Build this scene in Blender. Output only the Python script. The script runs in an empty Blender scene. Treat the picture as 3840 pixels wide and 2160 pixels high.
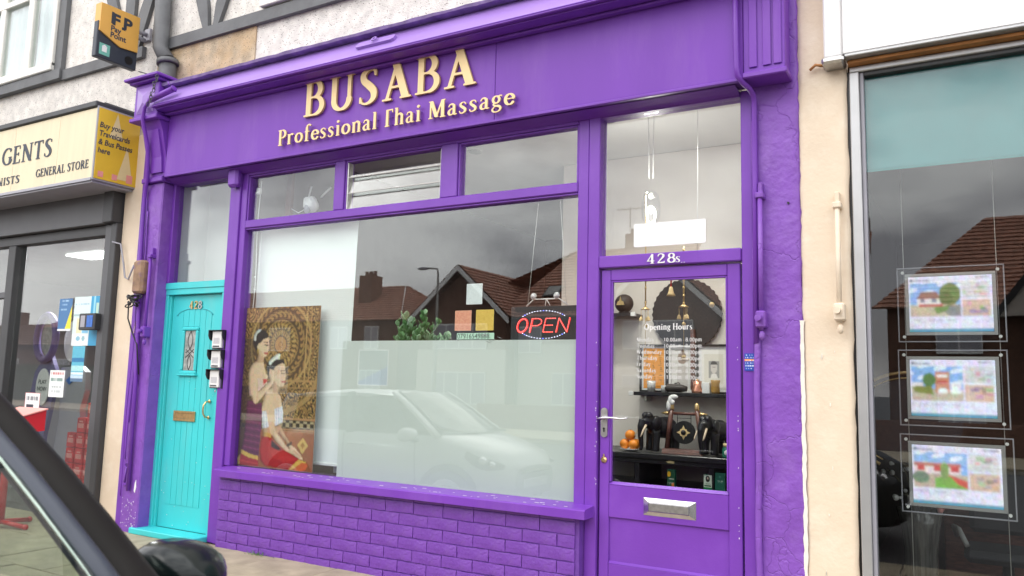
import bpy, bmesh, math, random
import numpy as np
from mathutils import Vector, Matrix, noise as mnoise
PI = math.pi; R = math.radians
SC = bpy.context.scene
COL = SC.collection
random.seed(7)

# ------------------------------------------------------------------ camera
cam = bpy.data.cameras.new('camera')
cam.sensor_width = 36.0; cam.lens = 27.814
cam.clip_start = 0.05; cam.clip_end = 900.0
co = bpy.data.objects.new('camera', cam); COL.objects.link(co)
_y, _p, _r = R(-30.1865), R(6.8422), R(1.4425)
fwd = Vector((math.sin(_y)*math.cos(_p), math.cos(_y)*math.cos(_p), math.sin(_p)))
rt0 = Vector((math.cos(_y), -math.sin(_y), 0)); up0 = rt0.cross(fwd)
rt = rt0*math.cos(_r)+up0*math.sin(_r); up = -rt0*math.sin(_r)+up0*math.cos(_r)
mw = Matrix((rt, up, -fwd)).transposed().to_4x4(); mw.translation = (0, -4.32, 1.2582)
co.matrix_world = mw
cam.dof.use_dof = True; cam.dof.focus_distance = 5.4; cam.dof.aperture_fstop = 4.5
SC.camera = co

# ------------------------------------------------------------------ sky, sun, exposure
SUN_EL, SUN_AZ = R(44), R(205)
w = bpy.data.worlds.new("World"); SC.world = w; w.use_nodes = True
nt = w.node_tree; nt.nodes.clear()
def wn(t, **k):
    n = nt.nodes.new(t)
    for a, b in k.items(): setattr(n, a, b)
    return n
out = wn('ShaderNodeOutputWorld'); mixs = wn('ShaderNodeMixShader'); mixs.inputs[0].default_value = .88
sky = wn('ShaderNodeTexSky', sky_type='NISHITA', sun_disc=False); sky.sun_elevation = SUN_EL; sky.sun_rotation = SUN_AZ
b1 = wn('ShaderNodeBackground'); b1.inputs[1].default_value = .10
b2 = wn('ShaderNodeBackground'); b2.inputs[1].default_value = 1.0
tc = wn('ShaderNodeTexCoord'); mp = wn('ShaderNodeMapping'); mp.inputs['Scale'].default_value = (1.0, 1.0, 2.4)
mp.inputs['Location'].default_value = (5.3, 2.2, 1.4)
nz = wn('ShaderNodeTexNoise'); nz.inputs['Scale'].default_value = 3.0; nz.inputs['Detail'].default_value = 7; nz.inputs['Roughness'].default_value = .52
cr = wn('ShaderNodeValToRGB')
e = cr.color_ramp.elements
e[0].position = .40; e[0].color = (.80, .775, .83, 1)
e[1].position = .61; e[1].color = (2.05, 2.04, 2.03, 1)
m1 = cr.color_ramp.elements.new(.5); m1.color = (1.42, 1.40, 1.43, 1)
L = nt.links.new
L(tc.outputs['Generated'], mp.inputs[0]); L(mp.outputs[0], nz.inputs['Vector']); L(nz.outputs[0], cr.inputs[0])
sx = wn('ShaderNodeSeparateXYZ'); L(tc.outputs['Generated'], sx.inputs[0])
gr = wn('ShaderNodeMapRange'); gr.inputs[1].default_value = -.05; gr.inputs[2].default_value = .8; gr.inputs[3].default_value = .80; gr.inputs[4].default_value = 1.22
L(sx.outputs[2], gr.inputs[0]); L(gr.outputs[0], b2.inputs[1])
L(cr.outputs[0], b2.inputs[0]); L(sky.outputs[0], b1.inputs[0]); L(b1.outputs[0], mixs.inputs[1]); L(b2.outputs[0], mixs.inputs[2])
L(mixs.outputs[0], out.inputs[0])

sl = bpy.data.lights.new('sun', 'SUN'); sl.energy = .6; sl.angle = R(40); sl.color = (1, .965, .91)
so = bpy.data.objects.new('sun', sl); COL.objects.link(so)
so.rotation_euler = Vector((.40, .66, -.62)).to_track_quat('-Z', 'Y').to_euler()
so.location = (-4, -9, 12)

SC.view_settings.view_transform = 'Standard'; SC.view_settings.look = 'None'
SC.view_settings.exposure = 0.80; SC.view_settings.gamma = 1.0
SC.view_settings.use_curve_mapping = False
SC.render.engine = 'CYCLES'
cy = SC.cycles
cy.use_denoising = True; cy.max_bounces = 10; cy.transparent_max_bounces = 16; cy.diffuse_bounces = 4; cy.glossy_bounces = 5
cy.caustics_reflective = False; cy.caustics_refractive = False; cy.sample_clamp_indirect = 6

# ------------------------------------------------------------------ materials
def lin(r, g, b):
    f = lambda c: (c/255/12.92 if c/255 <= .04045 else ((c/255+.055)/1.055)**2.4)
    return (f(r), f(g), f(b))
MATS = {}
def mat(name, col=(.5, .5, .5), rough=.5, metal=0., var=.08, vscale=6., bump=0., bscale=60., bdetail=3, emit=None, estr=0.,
        spec=.5, coat=0., vcol=False, trans=0., crack=0., dirt=None, dscale=3., damt=.5, stretch=None, spots=None, sdens=.1, sscale=40):
    m = bpy.data.materials.new(name); m.use_nodes = True
    t = m.node_tree; N = t.nodes.new; K = t.links.new
    b = t.nodes['Principled BSDF']
    b.inputs['Roughness'].default_value = rough; b.inputs['Metallic'].default_value = metal
    b.inputs['Specular IOR Level'].default_value = spec; b.inputs['Coat Weight'].default_value = coat
    if coat: b.inputs['Coat Roughness'].default_value = .04
    tcn = N('ShaderNodeTexCoord'); src = tcn.outputs['Object']
    if stretch:
        mpn = N('ShaderNodeMapping'); mpn.inputs['Scale'].default_value = stretch; K(src, mpn.inputs[0]); src = mpn.outputs[0]
    if vcol:
        vc = N('ShaderNodeVertexColor'); vc.layer_name = 'Col'; cs = vc.outputs[0]
    else:
        rg = N('ShaderNodeRGB'); rg.outputs[0].default_value = (*col, 1); cs = rg.outputs[0]
    if var:
        n1 = N('ShaderNodeTexNoise'); n1.inputs['Scale'].default_value = vscale; n1.inputs['Detail'].default_value = 5; K(src, n1.inputs['Vector'])
        mr = N('ShaderNodeMapRange'); mr.inputs[1].default_value = .3; mr.inputs[2].default_value = .7
        mr.inputs[3].default_value = 1-var; mr.inputs[4].default_value = 1+var; K(n1.outputs[0], mr.inputs[0])
        vm = N('ShaderNodeVectorMath'); vm.operation = 'SCALE'; K(cs, vm.inputs[0]); K(mr.outputs[0], vm.inputs['Scale']); cs = vm.outputs[0]
    if dirt:
        n2 = N('ShaderNodeTexNoise'); n2.inputs['Scale'].default_value = dscale; n2.inputs['Detail'].default_value = 8; n2.inputs['Roughness'].default_value = .65; K(src, n2.inputs['Vector'])
        m2 = N('ShaderNodeMapRange'); m2.inputs[1].default_value = .5; m2.inputs[2].default_value = .72; m2.inputs[3].default_value = 0; m2.inputs[4].default_value = damt; K(n2.outputs[0], m2.inputs[0])
        mx = N('ShaderNodeMix'); mx.data_type = 'RGBA'; K(m2.outputs[0], mx.inputs[0]); K(cs, mx.inputs[6]); mx.inputs[7].default_value = (*dirt, 1); cs = mx.outputs[2]
    if spots:
        n3 = N('ShaderNodeTexVoronoi'); n3.inputs['Scale'].default_value = sscale; K(src, n3.inputs['Vector'])
        sx = N('ShaderNodeSeparateColor'); K(n3.outputs['Color'], sx.inputs[0])
        lt = N('ShaderNodeMath'); lt.operation = 'LESS_THAN'; lt.inputs[1].default_value = sdens; K(sx.outputs[0], lt.inputs[0])
        ls = N('ShaderNodeMath'); ls.operation = 'LESS_THAN'; ls.inputs[1].default_value = .42; K(n3.outputs['Distance'], ls.inputs[0])
        mu = N('ShaderNodeMath'); mu.operation = 'MULTIPLY'; K(lt.outputs[0], mu.inputs[0]); K(ls.outputs[0], mu.inputs[1])
        mx = N('ShaderNodeMix'); mx.data_type = 'RGBA'; K(mu.outputs[0], mx.inputs[0]); K(cs, mx.inputs[6]); mx.inputs[7].default_value = (*spots, 1); cs = mx.outputs[2]
    K(cs, b.inputs['Base Color'])
    h = None
    if bump:
        n4 = N('ShaderNodeTexNoise'); n4.inputs['Scale'].default_value = bscale; n4.inputs['Detail'].default_value = bdetail; K(src, n4.inputs['Vector'])
        bp = N('ShaderNodeBump'); bp.inputs['Strength'].default_value = 1; bp.inputs['Distance'].default_value = bump; K(n4.outputs[0], bp.inputs['Height']); h = bp
    if crack:
        wv = N('ShaderNodeTexNoise'); wv.inputs['Scale'].default_value = 5; wv.inputs['Detail'].default_value = 4; K(src, wv.inputs['Vector'])
        ad = N('ShaderNodeMix'); ad.data_type = 'RGBA'; ad.inputs[0].default_value = .34; K(src, ad.inputs[6]); K(wv.outputs['Color'], ad.inputs[7])
        vo = N('ShaderNodeTexVoronoi'); vo.feature = 'DISTANCE_TO_EDGE'; vo.inputs['Scale'].default_value = 2.8; K(ad.outputs[2], vo.inputs['Vector'])
        m3 = N('ShaderNodeMapRange'); m3.inputs[1].default_value = 0; m3.inputs[2].default_value = .012; K(vo.outputs['Distance'], m3.inputs[0])
        b2_ = N('ShaderNodeBump'); b2_.inputs['Distance'].default_value = crack; K(m3.outputs[0], b2_.inputs['Height'])
        if h: K(h.outputs[0], b2_.inputs['Normal'])
        h = b2_
    if h: K(h.outputs[0], b.inputs['Normal'])
    if emit is not None:
        if vcol: K(cs, b.inputs['Emission Color'])
        else: b.inputs['Emission Color'].default_value = (*emit, 1)
        b.inputs['Emission Strength'].default_value = estr
    MATS[name] = m; return m
def glass(name, tint=(.93, .96, .95), ior=1.5, rough=0.0, alpha=None):
    m = bpy.data.materials.new(name); m.use_nodes = True; t = m.node_tree; t.nodes.clear(); N = t.nodes.new; K = t.links.new
    o = N('ShaderNodeOutputMaterial'); tr = N('ShaderNodeBsdfTransparent'); tr.inputs[0].default_value = (*tint, 1)
    gl = N('ShaderNodeBsdfGlossy'); gl.inputs['Roughness'].default_value = rough; gl.inputs[0].default_value = (1, 1, 1, 1)
    fr = N('ShaderNodeFresnel'); ge = N('ShaderNodeNewGeometry'); mr = N('ShaderNodeMapRange')
    mr.inputs[3].default_value = ior; mr.inputs[4].default_value = 1/ior; K(ge.outputs['Backfacing'], mr.inputs[0]); K(mr.outputs[0], fr.inputs[0])
    mx = N('ShaderNodeMixShader'); K(fr.outputs[0], mx.inputs[0]); K(tr.outputs[0], mx.inputs[1]); K(gl.outputs[0], mx.inputs[2]); K(mx.outputs[0], o.inputs[0])
    MATS[name] = m; return m
def film(name, col, tr_col, f):
    m = bpy.data.materials.new(name); m.use_nodes = True; t = m.node_tree; t.nodes.clear(); N = t.nodes.new; K = t.links.new
    o = N('ShaderNodeOutputMaterial'); d = N('ShaderNodeBsdfDiffuse'); d.inputs[0].default_value = (*col, 1)
    tl = N('ShaderNodeBsdfTranslucent'); tl.inputs[0].default_value = (*tr_col, 1); mx = N('ShaderNodeMixShader'); mx.inputs[0].default_value = f
    K(d.outputs[0], mx.inputs[1]); K(tl.outputs[0], mx.inputs[2]); K(mx.outputs[0], o.inputs[0]); MATS[name] = m; return m

PU = (.172, .046, .40)
M = MATS
mat('purple', PU, .40, spec=.4, var=.07, vscale=3, bump=.0006, bscale=90, dirt=(.24, .10, .47), dscale=3, damt=.22)
mat('purple_gloss', PU, .45, spec=.3, var=.06, vscale=2, bump=.0006, bscale=50, dirt=(.27, .13, .46), dscale=2.4, damt=.32, stretch=(1.6, 1, .35))
mat('purple_skylit', (.31, .18, .53), .35, var=.08, vscale=2, bump=.0008, bscale=40, dirt=(.36, .24, .56), dscale=3, damt=.4, stretch=(.4, 1, 1))  # paler copy of the purple: sky light on upturned faces put into the colour
mat('purple_render', (.205, .07, .42), .5, var=.1, vscale=7, bump=.006, bscale=26, bdetail=6, crack=.0022, dirt=(.34, .2, .52), dscale=5, damt=.3)
mat('purple_brick', (.168, .05, .375), .45, var=.12, vscale=4, bump=.0055, bscale=58, bdetail=6, dirt=(.28, .15, .44), dscale=5, damt=.3)
mat('purple_mortar', (.14, .045, .32), .6, var=.15, vscale=12, bump=.004, bscale=60)
mat('teal', (.05, .58, .60), .38, var=.05, vscale=2.5, bump=.0005, bscale=70, dirt=(.14, .52, .52), dscale=3, damt=.45, stretch=(1.5, 1, .5))
mat('teal_groove', (.04, .40, .44), .5, var=.05)
mat('gold', (.86, .64, .31), .42, var=.05)
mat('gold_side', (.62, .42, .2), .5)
mat('brass', (.72, .52, .24), .28, metal=.85, var=.15, vscale=30)
mat('chrome', (.72, .72, .72), .16, metal=1., var=.12, vscale=20, bump=.0008, bscale=14)
mat('steel', (.55, .55, .54), .32, metal=.9, var=.15, vscale=40)
mat('white', (.80, .80, .79), .5, var=.03)
mat('white_gloss', (.78, .78, .77), .25, var=.02)
mat('vinyl', (.60, .60, .59), .6, var=.05)
mat('edge_white', (.80, .75, .66), .8, var=.08, vscale=20)
mat('paper', (.80, .81, .80), .7, var=.03)
mat('pebble', (.76, .73, .68), .85, var=.16, vscale=11, bump=.010, bscale=90, bdetail=6, spots=(.20, .17, .14), sdens=.075, sscale=105, dirt=(.58, .54, .48), dscale=1.7, damt=.3)
mat('pebble_stain', (.52, .42, .29), .85, var=.25, vscale=9, bump=.010, bscale=90, bdetail=6, spots=(.18, .14, .1), sdens=.085, sscale=105, dirt=(.56, .36, .17), dscale=2.2, damt=.75)
mat('timber', (.115, .12, .125), .6, var=.15, vscale=5, bump=.002, bscale=30, dirt=(.07, .07, .075), dscale=4, damt=.6)
mat('grey_paint', (.085, .088, .095), .45, var=.1, vscale=4)
mat('grey_dark', (.045, .047, .05), .5, var=.1)
mat('alu', (.47, .48, .48), .35, metal=.55, var=.06)
mat('cream', (.73, .61, .46), .7, var=.05, vscale=3, bump=.002, bscale=40, dirt=(.84, .76, .62), dscale=5, damt=.55)
mat('cream_sign', (.72, .63, .42), .45, var=.06, vscale=2, stretch=(6, 6, .6))
mat('black', (.012, .012, .013), .35, var=.1)
mat('black_matt', (.02, .02, .022), .7, var=.15)
mat('black_plastic', (.018, .02, .024), .4)
mat('navy_text', (.035, .045, .07), .6)
mat('slab', (.36, .305, .21), .85, var=.22, vscale=5, bump=.003, bscale=70, dirt=(.17, .14, .11), dscale=3, damt=.55)
mat('joint', (.11, .095, .08), .9, var=.2)
mat('asphalt', (.06, .06, .062), .9, var=.2, vscale=30, bump=.004, bscale=160)
mat('kerb', (.30, .29, .27), .85, var=.15, vscale=8)
mat('lead', (.20, .13, .32), .6, var=.3, vscale=12, bump=.006, bscale=25)
mat('in_wall', (.74, .69, .63), .8, var=.03)
mat('in_ceiling', (.78, .77, .75), .85, var=.02)
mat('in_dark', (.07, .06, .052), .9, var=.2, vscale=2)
mat('in_mid', (.17, .15, .14), .85, var=.1)
mat('in_floor', (.16, .11, .08), .6, var=.2)
mat('hall_wall', (.74, .74, .72), .85, var=.02)
mat('black_wood', (.013, .013, .016), .3, var=.3, vscale=10)
mat('brown_wood', (.13, .05, .036), .35, var=.3, vscale=18, stretch=(1, 1, 4))
mat('ivory', (.72, .58, .42), .5)
mat('orange_fruit', (.82, .26, .02), .42, var=.08, vscale=20, bump=.001, bscale=260)
mat('leaf', (.10, .24, .08), .3, var=.3, vscale=10)
mat('leaf_pale', (.30, .48, .27), .32, var=.25, vscale=10)
mat('stem', (.13, .12, .06), .7)
mat('terracotta', (.36, .14, .07), .8)
mat('film_edge', (.05, .42, .43), .4)
mat('film_blue', (.03, .30, .32), .4)
mat('red', (.55, .02, .025), .35, var=.08)
mat('red_pack', (.62, .05, .05), .4, var=.35, vscale=16)
mat('print', vcol=True, rough=.5, var=0)
mat('screen', vcol=True, rough=.4, var=0, emit=(1, 1, 1), estr=.40)
mat('led_red', (.8, .02, .02), .4, emit=(1, .015, .025), estr=.9, var=0)
mat('led_hot', (.9, .3, .25), .4, emit=(1, .12, .10), estr=1.9, var=0)
mat('led_white', (.8, .8, .85), .4, emit=(.75, .75, 1), estr=3, var=0)
mat('led_blue', (.2, .2, .9), .4, emit=(.15, .2, 1), estr=4, var=0)
mat('lamp_red', (.22, .03, .02), .5, emit=(1, .16, .07), estr=.16, var=0)
mat('lamp_glow', (.9, .9, .85), .4, emit=(1, .96, .88), estr=6, var=0)
mat('lit_panel', (.9, .9, .9), .4, emit=(.96, 1, .97), estr=3.2, var=0)
mat('curtain', (.62, .68, .68), .85, var=.18, vscale=9, stretch=(1, 1, .04))
mat('upvc', (.78, .77, .71), .4, var=.03)
mat('sign_yellow', (.72, .47, .03), .45, var=.06)
mat('sign_amber', (.72, .40, .085), .45, var=.04)
mat('sign_navy', (.03, .038, .055), .45)
mat('mint', (.16, .46, .38), .5)
mat('pale_yellow', (.72, .60, .30), .5)
mat('pink', (.75, .30, .26), .5)
mat('lilac', (.13, .10, .26), .4)
mat('grey_light', (.34, .34, .38), .4, var=.05)
mat('car_white', (.52, .53, .53), .3, coat=.6, var=0)
mat('car_dark', (.011, .010, .009), .55, spec=.12, var=.1)
mat('car_trim', (.02, .02, .02), .5)
mat('mirror_black', (.004, .008, .008), .2, spec=.35, var=.1)
mat('rubber', (.02, .02, .02), .8)
mat('headlight', (.55, .57, .6), .15, metal=.4)
mat('tail', (.6, .03, .02), .25)
mat('seat', (.035, .036, .04), .85)
mat('house_brick', (.15, .075, .05), .85, var=.3, vscale=14, bump=.004, bscale=30)
mat('house_brick_b', (.20, .105, .075), .85, var=.3, vscale=14)
mat('tile', (.40, .20, .14), .75, var=.38, vscale=6, bump=.006, bscale=20)
mat('render_wall', (.50, .45, .40), .85, var=.08)
mat('hedge', (.045, .07, .028), .8, var=.4, vscale=9, bump=.06, bscale=14)
mat('street_grey', (.33, .33, .32), .6)
mat('box_green', (.02, .17, .11), .4, var=.1)
mat('copper', (.72, .33, .22), .25, metal=.7)
mat('amber_glass', (.42, .24, .06), .2)
mat('clear', (.50, .50, .48), .12, spec=.8, var=.4, vscale=50)
mat('leather', (.05, .04, .036), .4, var=.3, vscale=30)
mat('rattan', (.035, .022, .018), .6, var=.4, vscale=40)
mat('orange_print', (.80, .42, .07), .6, var=.06)
mat('carpet', (.10, .055, .06), .9, var=.3, vscale=20, stretch=(8, 1, 1))
mat('vase_glass', (.11, .11, .10), .15, spec=.8, var=.5, vscale=6, stretch=(9, 9, .3))
mat('lead_came', (.06, .06, .06), .5)
mat('frost', (.34, .35, .33), .5, var=.35, vscale=25)
mat('rust', (.30, .19, .12), .8, var=.3, vscale=14, dirt=(.2, .1, .38), dscale=6, damt=.8)
mat('strand_orange', (.46, .20, .06), .6, var=.3, vscale=8)
mat('mint_print', (.42, .66, .50), .5)
mat('soil', (.03, .025, .02), .9)
mat('blue_label', (.03, .14, .5), .4, var=.2, vscale=40)
mat('stick_yellow', (.72, .62, .06), .5, var=.25, vscale=60)
mat('wire', (.55, .55, .52), .4)
glass('pane_glass', ior=1.68)
glass('car_glass', (.70, .78, .72))
glass('tint_glass', (.16, .18, .18), ior=1.6)
glass('dark_glass', (.86, .88, .87), ior=1.6)
glass('acrylic', (.93, .94, .96))
film('frosted', (.86, .91, .87), (.62, .66, .62), .30)
film('blind_white', (.88, .92, .91), (.8, .82, .8), .03)

# ------------------------------------------------------------------ mesh builder
class MB:
    def __init__(s): s.v = []; s.f = []; s.m = []; s.sm = []
    def add(s, vs, fs, m=0, sm=False):
        o = len(s.v); s.v += [tuple(map(float, p)) for p in vs]
        for f in fs: s.f.append([o+i for i in f]); s.m.append(m); s.sm.append(sm)
        return s
    def box(s, x0, x1, y0, y1, z0, z1, c=0., m=0):
        if x0 > x1: x0, x1 = x1, x0
        if y0 > y1: y0, y1 = y1, y0
        if z0 > z1: z0, z1 = z1, z0
        c = min(c, (x1-x0)*.45, (y1-y0)*.45, (z1-z0)*.45)
        if c <= 1e-5:
            vs = [(x, y, z) for x in (x0, x1) for y in (y0, y1) for z in (z0, z1)]
            return s.add(vs, [(0, 1, 3, 2), (4, 6, 7, 5), (0, 4, 5, 1), (2, 3, 7, 6), (0, 2, 6, 4), (1, 5, 7, 3)], m)
        vs = []; idx = {}
        X = (x0, x1); Y = (y0, y1); Z = (z0, z1)
        for i in (0, 1):
            for j in (0, 1):
                for k in (0, 1):
                    sx, sy, sz = 1-2*i, 1-2*j, 1-2*k
                    for a, p in enumerate(((X[i], Y[j]+sy*c, Z[k]+sz*c), (X[i]+sx*c, Y[j], Z[k]+sz*c), (X[i]+sx*c, Y[j]+sy*c, Z[k]))):
                        idx[i, j, k, a] = len(vs); vs.append(p)
        F = []
        for i in (0, 1):
            q = [idx[i, 0, 0, 0], idx[i, 0, 1, 0], idx[i, 1, 1, 0], idx[i, 1, 0, 0]]; F.append(q if i == 0 else q[::-1])
            q = [idx[0, i, 0, 1], idx[1, i, 0, 1], idx[1, i, 1, 1], idx[0, i, 1, 1]]; F.append(q if i == 0 else q[::-1])
            q = [idx[0, 0, i, 2], idx[0, 1, i, 2], idx[1, 1, i, 2], idx[1, 0, i, 2]]; F.append(q if i == 0 else q[::-1])
        for i in (0, 1):
            for j in (0, 1):
                F.append([idx[i, j, 0, 0], idx[i, j, 1, 0], idx[i, j, 1, 1], idx[i, j, 0, 1]])
                F.append([idx[i, 0, j, 0], idx[i, 1, j, 0], idx[i, 1, j, 2], idx[i, 0, j, 2]])
                F.append([idx[0, i, j, 1], idx[1, i, j, 1], idx[1, i, j, 2], idx[0, i, j, 2]])
                for k in (0, 1): F.append([idx[i, j, k, 0], idx[i, j, k, 1], idx[i, j, k, 2]])
        return s.add(vs, F, m)
    def prism(s, poly, axis, a, b, m=0, sm=False):
        n = len(poly)
        def P(p, t):
            return (t, p[0], p[1]) if axis == 'x' else ((p[0], t, p[1]) if axis == 'y' else (p[0], p[1], t))
        vs = [P(p, a) for p in poly]+[P(p, b) for p in poly]
        s.add(vs, [list(range(n)), list(range(2*n-1, n-1, -1))], m)
        o = len(s.v)-2*n
        for i in range(n):
            j = (i+1) % n; s.f.append([o+i, o+n+i, o+n+j, o+j]); s.m.append(m); s.sm.append(sm)
        return s
    def tube(s, pts, r, n=8, m=0, caps=True, close=False, flat=1.0):
        P = [Vector(p) for p in pts]; k = len(P); rs = r if isinstance(r, (list, tuple)) else [r]*k
        vs = []; pv = None
        for i in range(k):
            if close: t = P[(i+1) % k]-P[i-1]
            else: t = P[min(i+1, k-1)]-P[max(i-1, 0)]
            t.normalize()
            if pv is None:
                ref = Vector((0, 0, 1)) if abs(t.z) < .9 else Vector((0, 1, 0)); u = t.cross(ref).normalized()
            else:
                u = (pv-t*pv.dot(t)).normalized()
            pv = u; vv = t.cross(u)
            for q in range(n):
                a = 2*PI*q/n; vs.append(P[i]+u*(math.cos(a)*rs[i])+vv*(math.sin(a)*rs[i]*flat))
        fs = []
        for i in range(k if close else k-1):
            i2 = (i+1) % k
            for q in range(n):
                q2 = (q+1) % n; fs.append((i*n+q, i*n+q2, i2*n+q2, i2*n+q))
        s.add(vs, fs, m, True)
        if caps and not close:
            o = len(s.v)-k*n
            s.f.append([o+q for q in range(n-1, -1, -1)]); s.m.append(m); s.sm.append(False)
            s.f.append([o+(k-1)*n+q for q in range(n)]); s.m.append(m); s.sm.append(False)
        return s
    def lathe(s, prof, c=(0, 0, 0), n=20, m=0, axis='z'):
        vs = []
        for r, h in prof:
            for q in range(n):
                a = 2*PI*q/n; x, y = r*math.cos(a), r*math.sin(a)
                p = (x, y, h) if axis == 'z' else ((x, -h, y) if axis == 'y' else (h, x, y))
                vs.append((c[0]+p[0], c[1]+p[1], c[2]+p[2]))
        fs = []
        for i in range(len(prof)-1):
            for q in range(n):
                q2 = (q+1) % n; fs.append((i*n+q, i*n+q2, (i+1)*n+q2, (i+1)*n+q))
        s.add(vs, fs, m, True); o = len(s.v)-len(prof)*n
        s.f.append([o+q for q in range(n-1, -1, -1)]); s.m.append(m); s.sm.append(False)
        o2 = o+(len(prof)-1)*n; s.f.append([o2+q for q in range(n)]); s.m.append(m); s.sm.append(False)
        return s
    def ball(s, c, r, n=12, m=0):
        rx, ry, rz = r if isinstance(r, (tuple, list)) else (r, r, r)
        k = max(5, n//2); vs = []
        for i in range(k+1):
            t = PI*(i/k)
            st, ct = max(math.sin(t), 1e-3), math.cos(t)
            for q in range(n):
                a = 2*PI*q/n; vs.append((c[0]+rx*st*math.cos(a), c[1]+ry*st*math.sin(a), c[2]+rz*ct))
        fs = []
        for i in range(k):
            for q in range(n):
                q2 = (q+1) % n; fs.append((i*n+q, (i+1)*n+q, (i+1)*n+q2, i*n+q2))
        return s.add(vs, fs, m, True)
    def quad(s, a, b, c, d, m=0): return s.add([a, b, c, d], [(0, 1, 2, 3)], m)
    def grid(s, rows, m=0, sm=True, closed=False):
        nr = len(rows); nc = len(rows[0]); vs = [p for r in rows for p in r]; fs = []
        for i in range(nr-1):
            for j in range(nc if closed else nc-1):
                j2 = (j+1) % nc; fs.append((i*nc+j, i*nc+j2, (i+1)*nc+j2, (i+1)*nc+j))
        return s.add(vs, fs, m, sm)
    def mesh(s, name, mats):
        me = bpy.data.meshes.new(name); me.from_pydata(s.v, [], s.f)
        for mm in ([mats] if isinstance(mats, str) else mats): me.materials.append(M[mm])
        me.polygons.foreach_set('material_index', s.m); me.polygons.foreach_set('use_smooth', s.sm)
        bm = bmesh.new(); bm.from_mesh(me); bmesh.ops.recalc_face_normals(bm, faces=bm.faces); bm.to_mesh(me); bm.free()
        me.update(); return me
    def build(s, name, mats, parent=None, loc=None):
        return place(name, s.mesh(name, mats), parent, loc)

WORLD = {}
def wm(o):
    return WORLD[o.name] if o.name in WORLD else Matrix.Identity(4)
def place(name, me, parent=None, loc=None, rot=None):
    o = bpy.data.objects.new(name, me); COL.objects.link(o)
    if loc is not None: o.location = loc
    if rot is not None: o.rotation_euler = rot
    if parent is not None:
        o.parent = parent; o.matrix_parent_inverse = wm(parent).inverted()
    WORLD[o.name] = Matrix.LocRotScale(o.location, o.rotation_euler, None)
    return o
def tag(o, label=None, cat=None, group=None, kind=None):
    if label: o['label'] = label
    if cat: o['category'] = cat
    if group: o['group'] = group
    if kind: o['kind'] = kind
    return o
def thing(name, label, cat, loc=(0, 0, 0), rz=0., group=None):
    o = bpy.data.objects.new(name, None); COL.objects.link(o); o.empty_display_size = .1
    o.location = loc; o.rotation_euler = (0, 0, rz)
    WORLD[o.name] = Matrix.LocRotScale(Vector(loc), Matrix.Rotation(rz, 3, 'Z').to_euler(), None)
    return tag(o, label, cat, group)
def dup(root, loc, rz, label, group=None):
    def cp(o, par):
        c = o.copy(); COL.objects.link(c); c.parent = par
        WORLD[c.name] = wm(o)
        for k in [x for x in list(COL.objects) if x.parent == o]: cp(k, c)
        return c
    r = cp(root, None); r.location = loc; r.rotation_euler = (0, 0, rz); r['label'] = label
    if group: r['group'] = group
    return r

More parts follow.
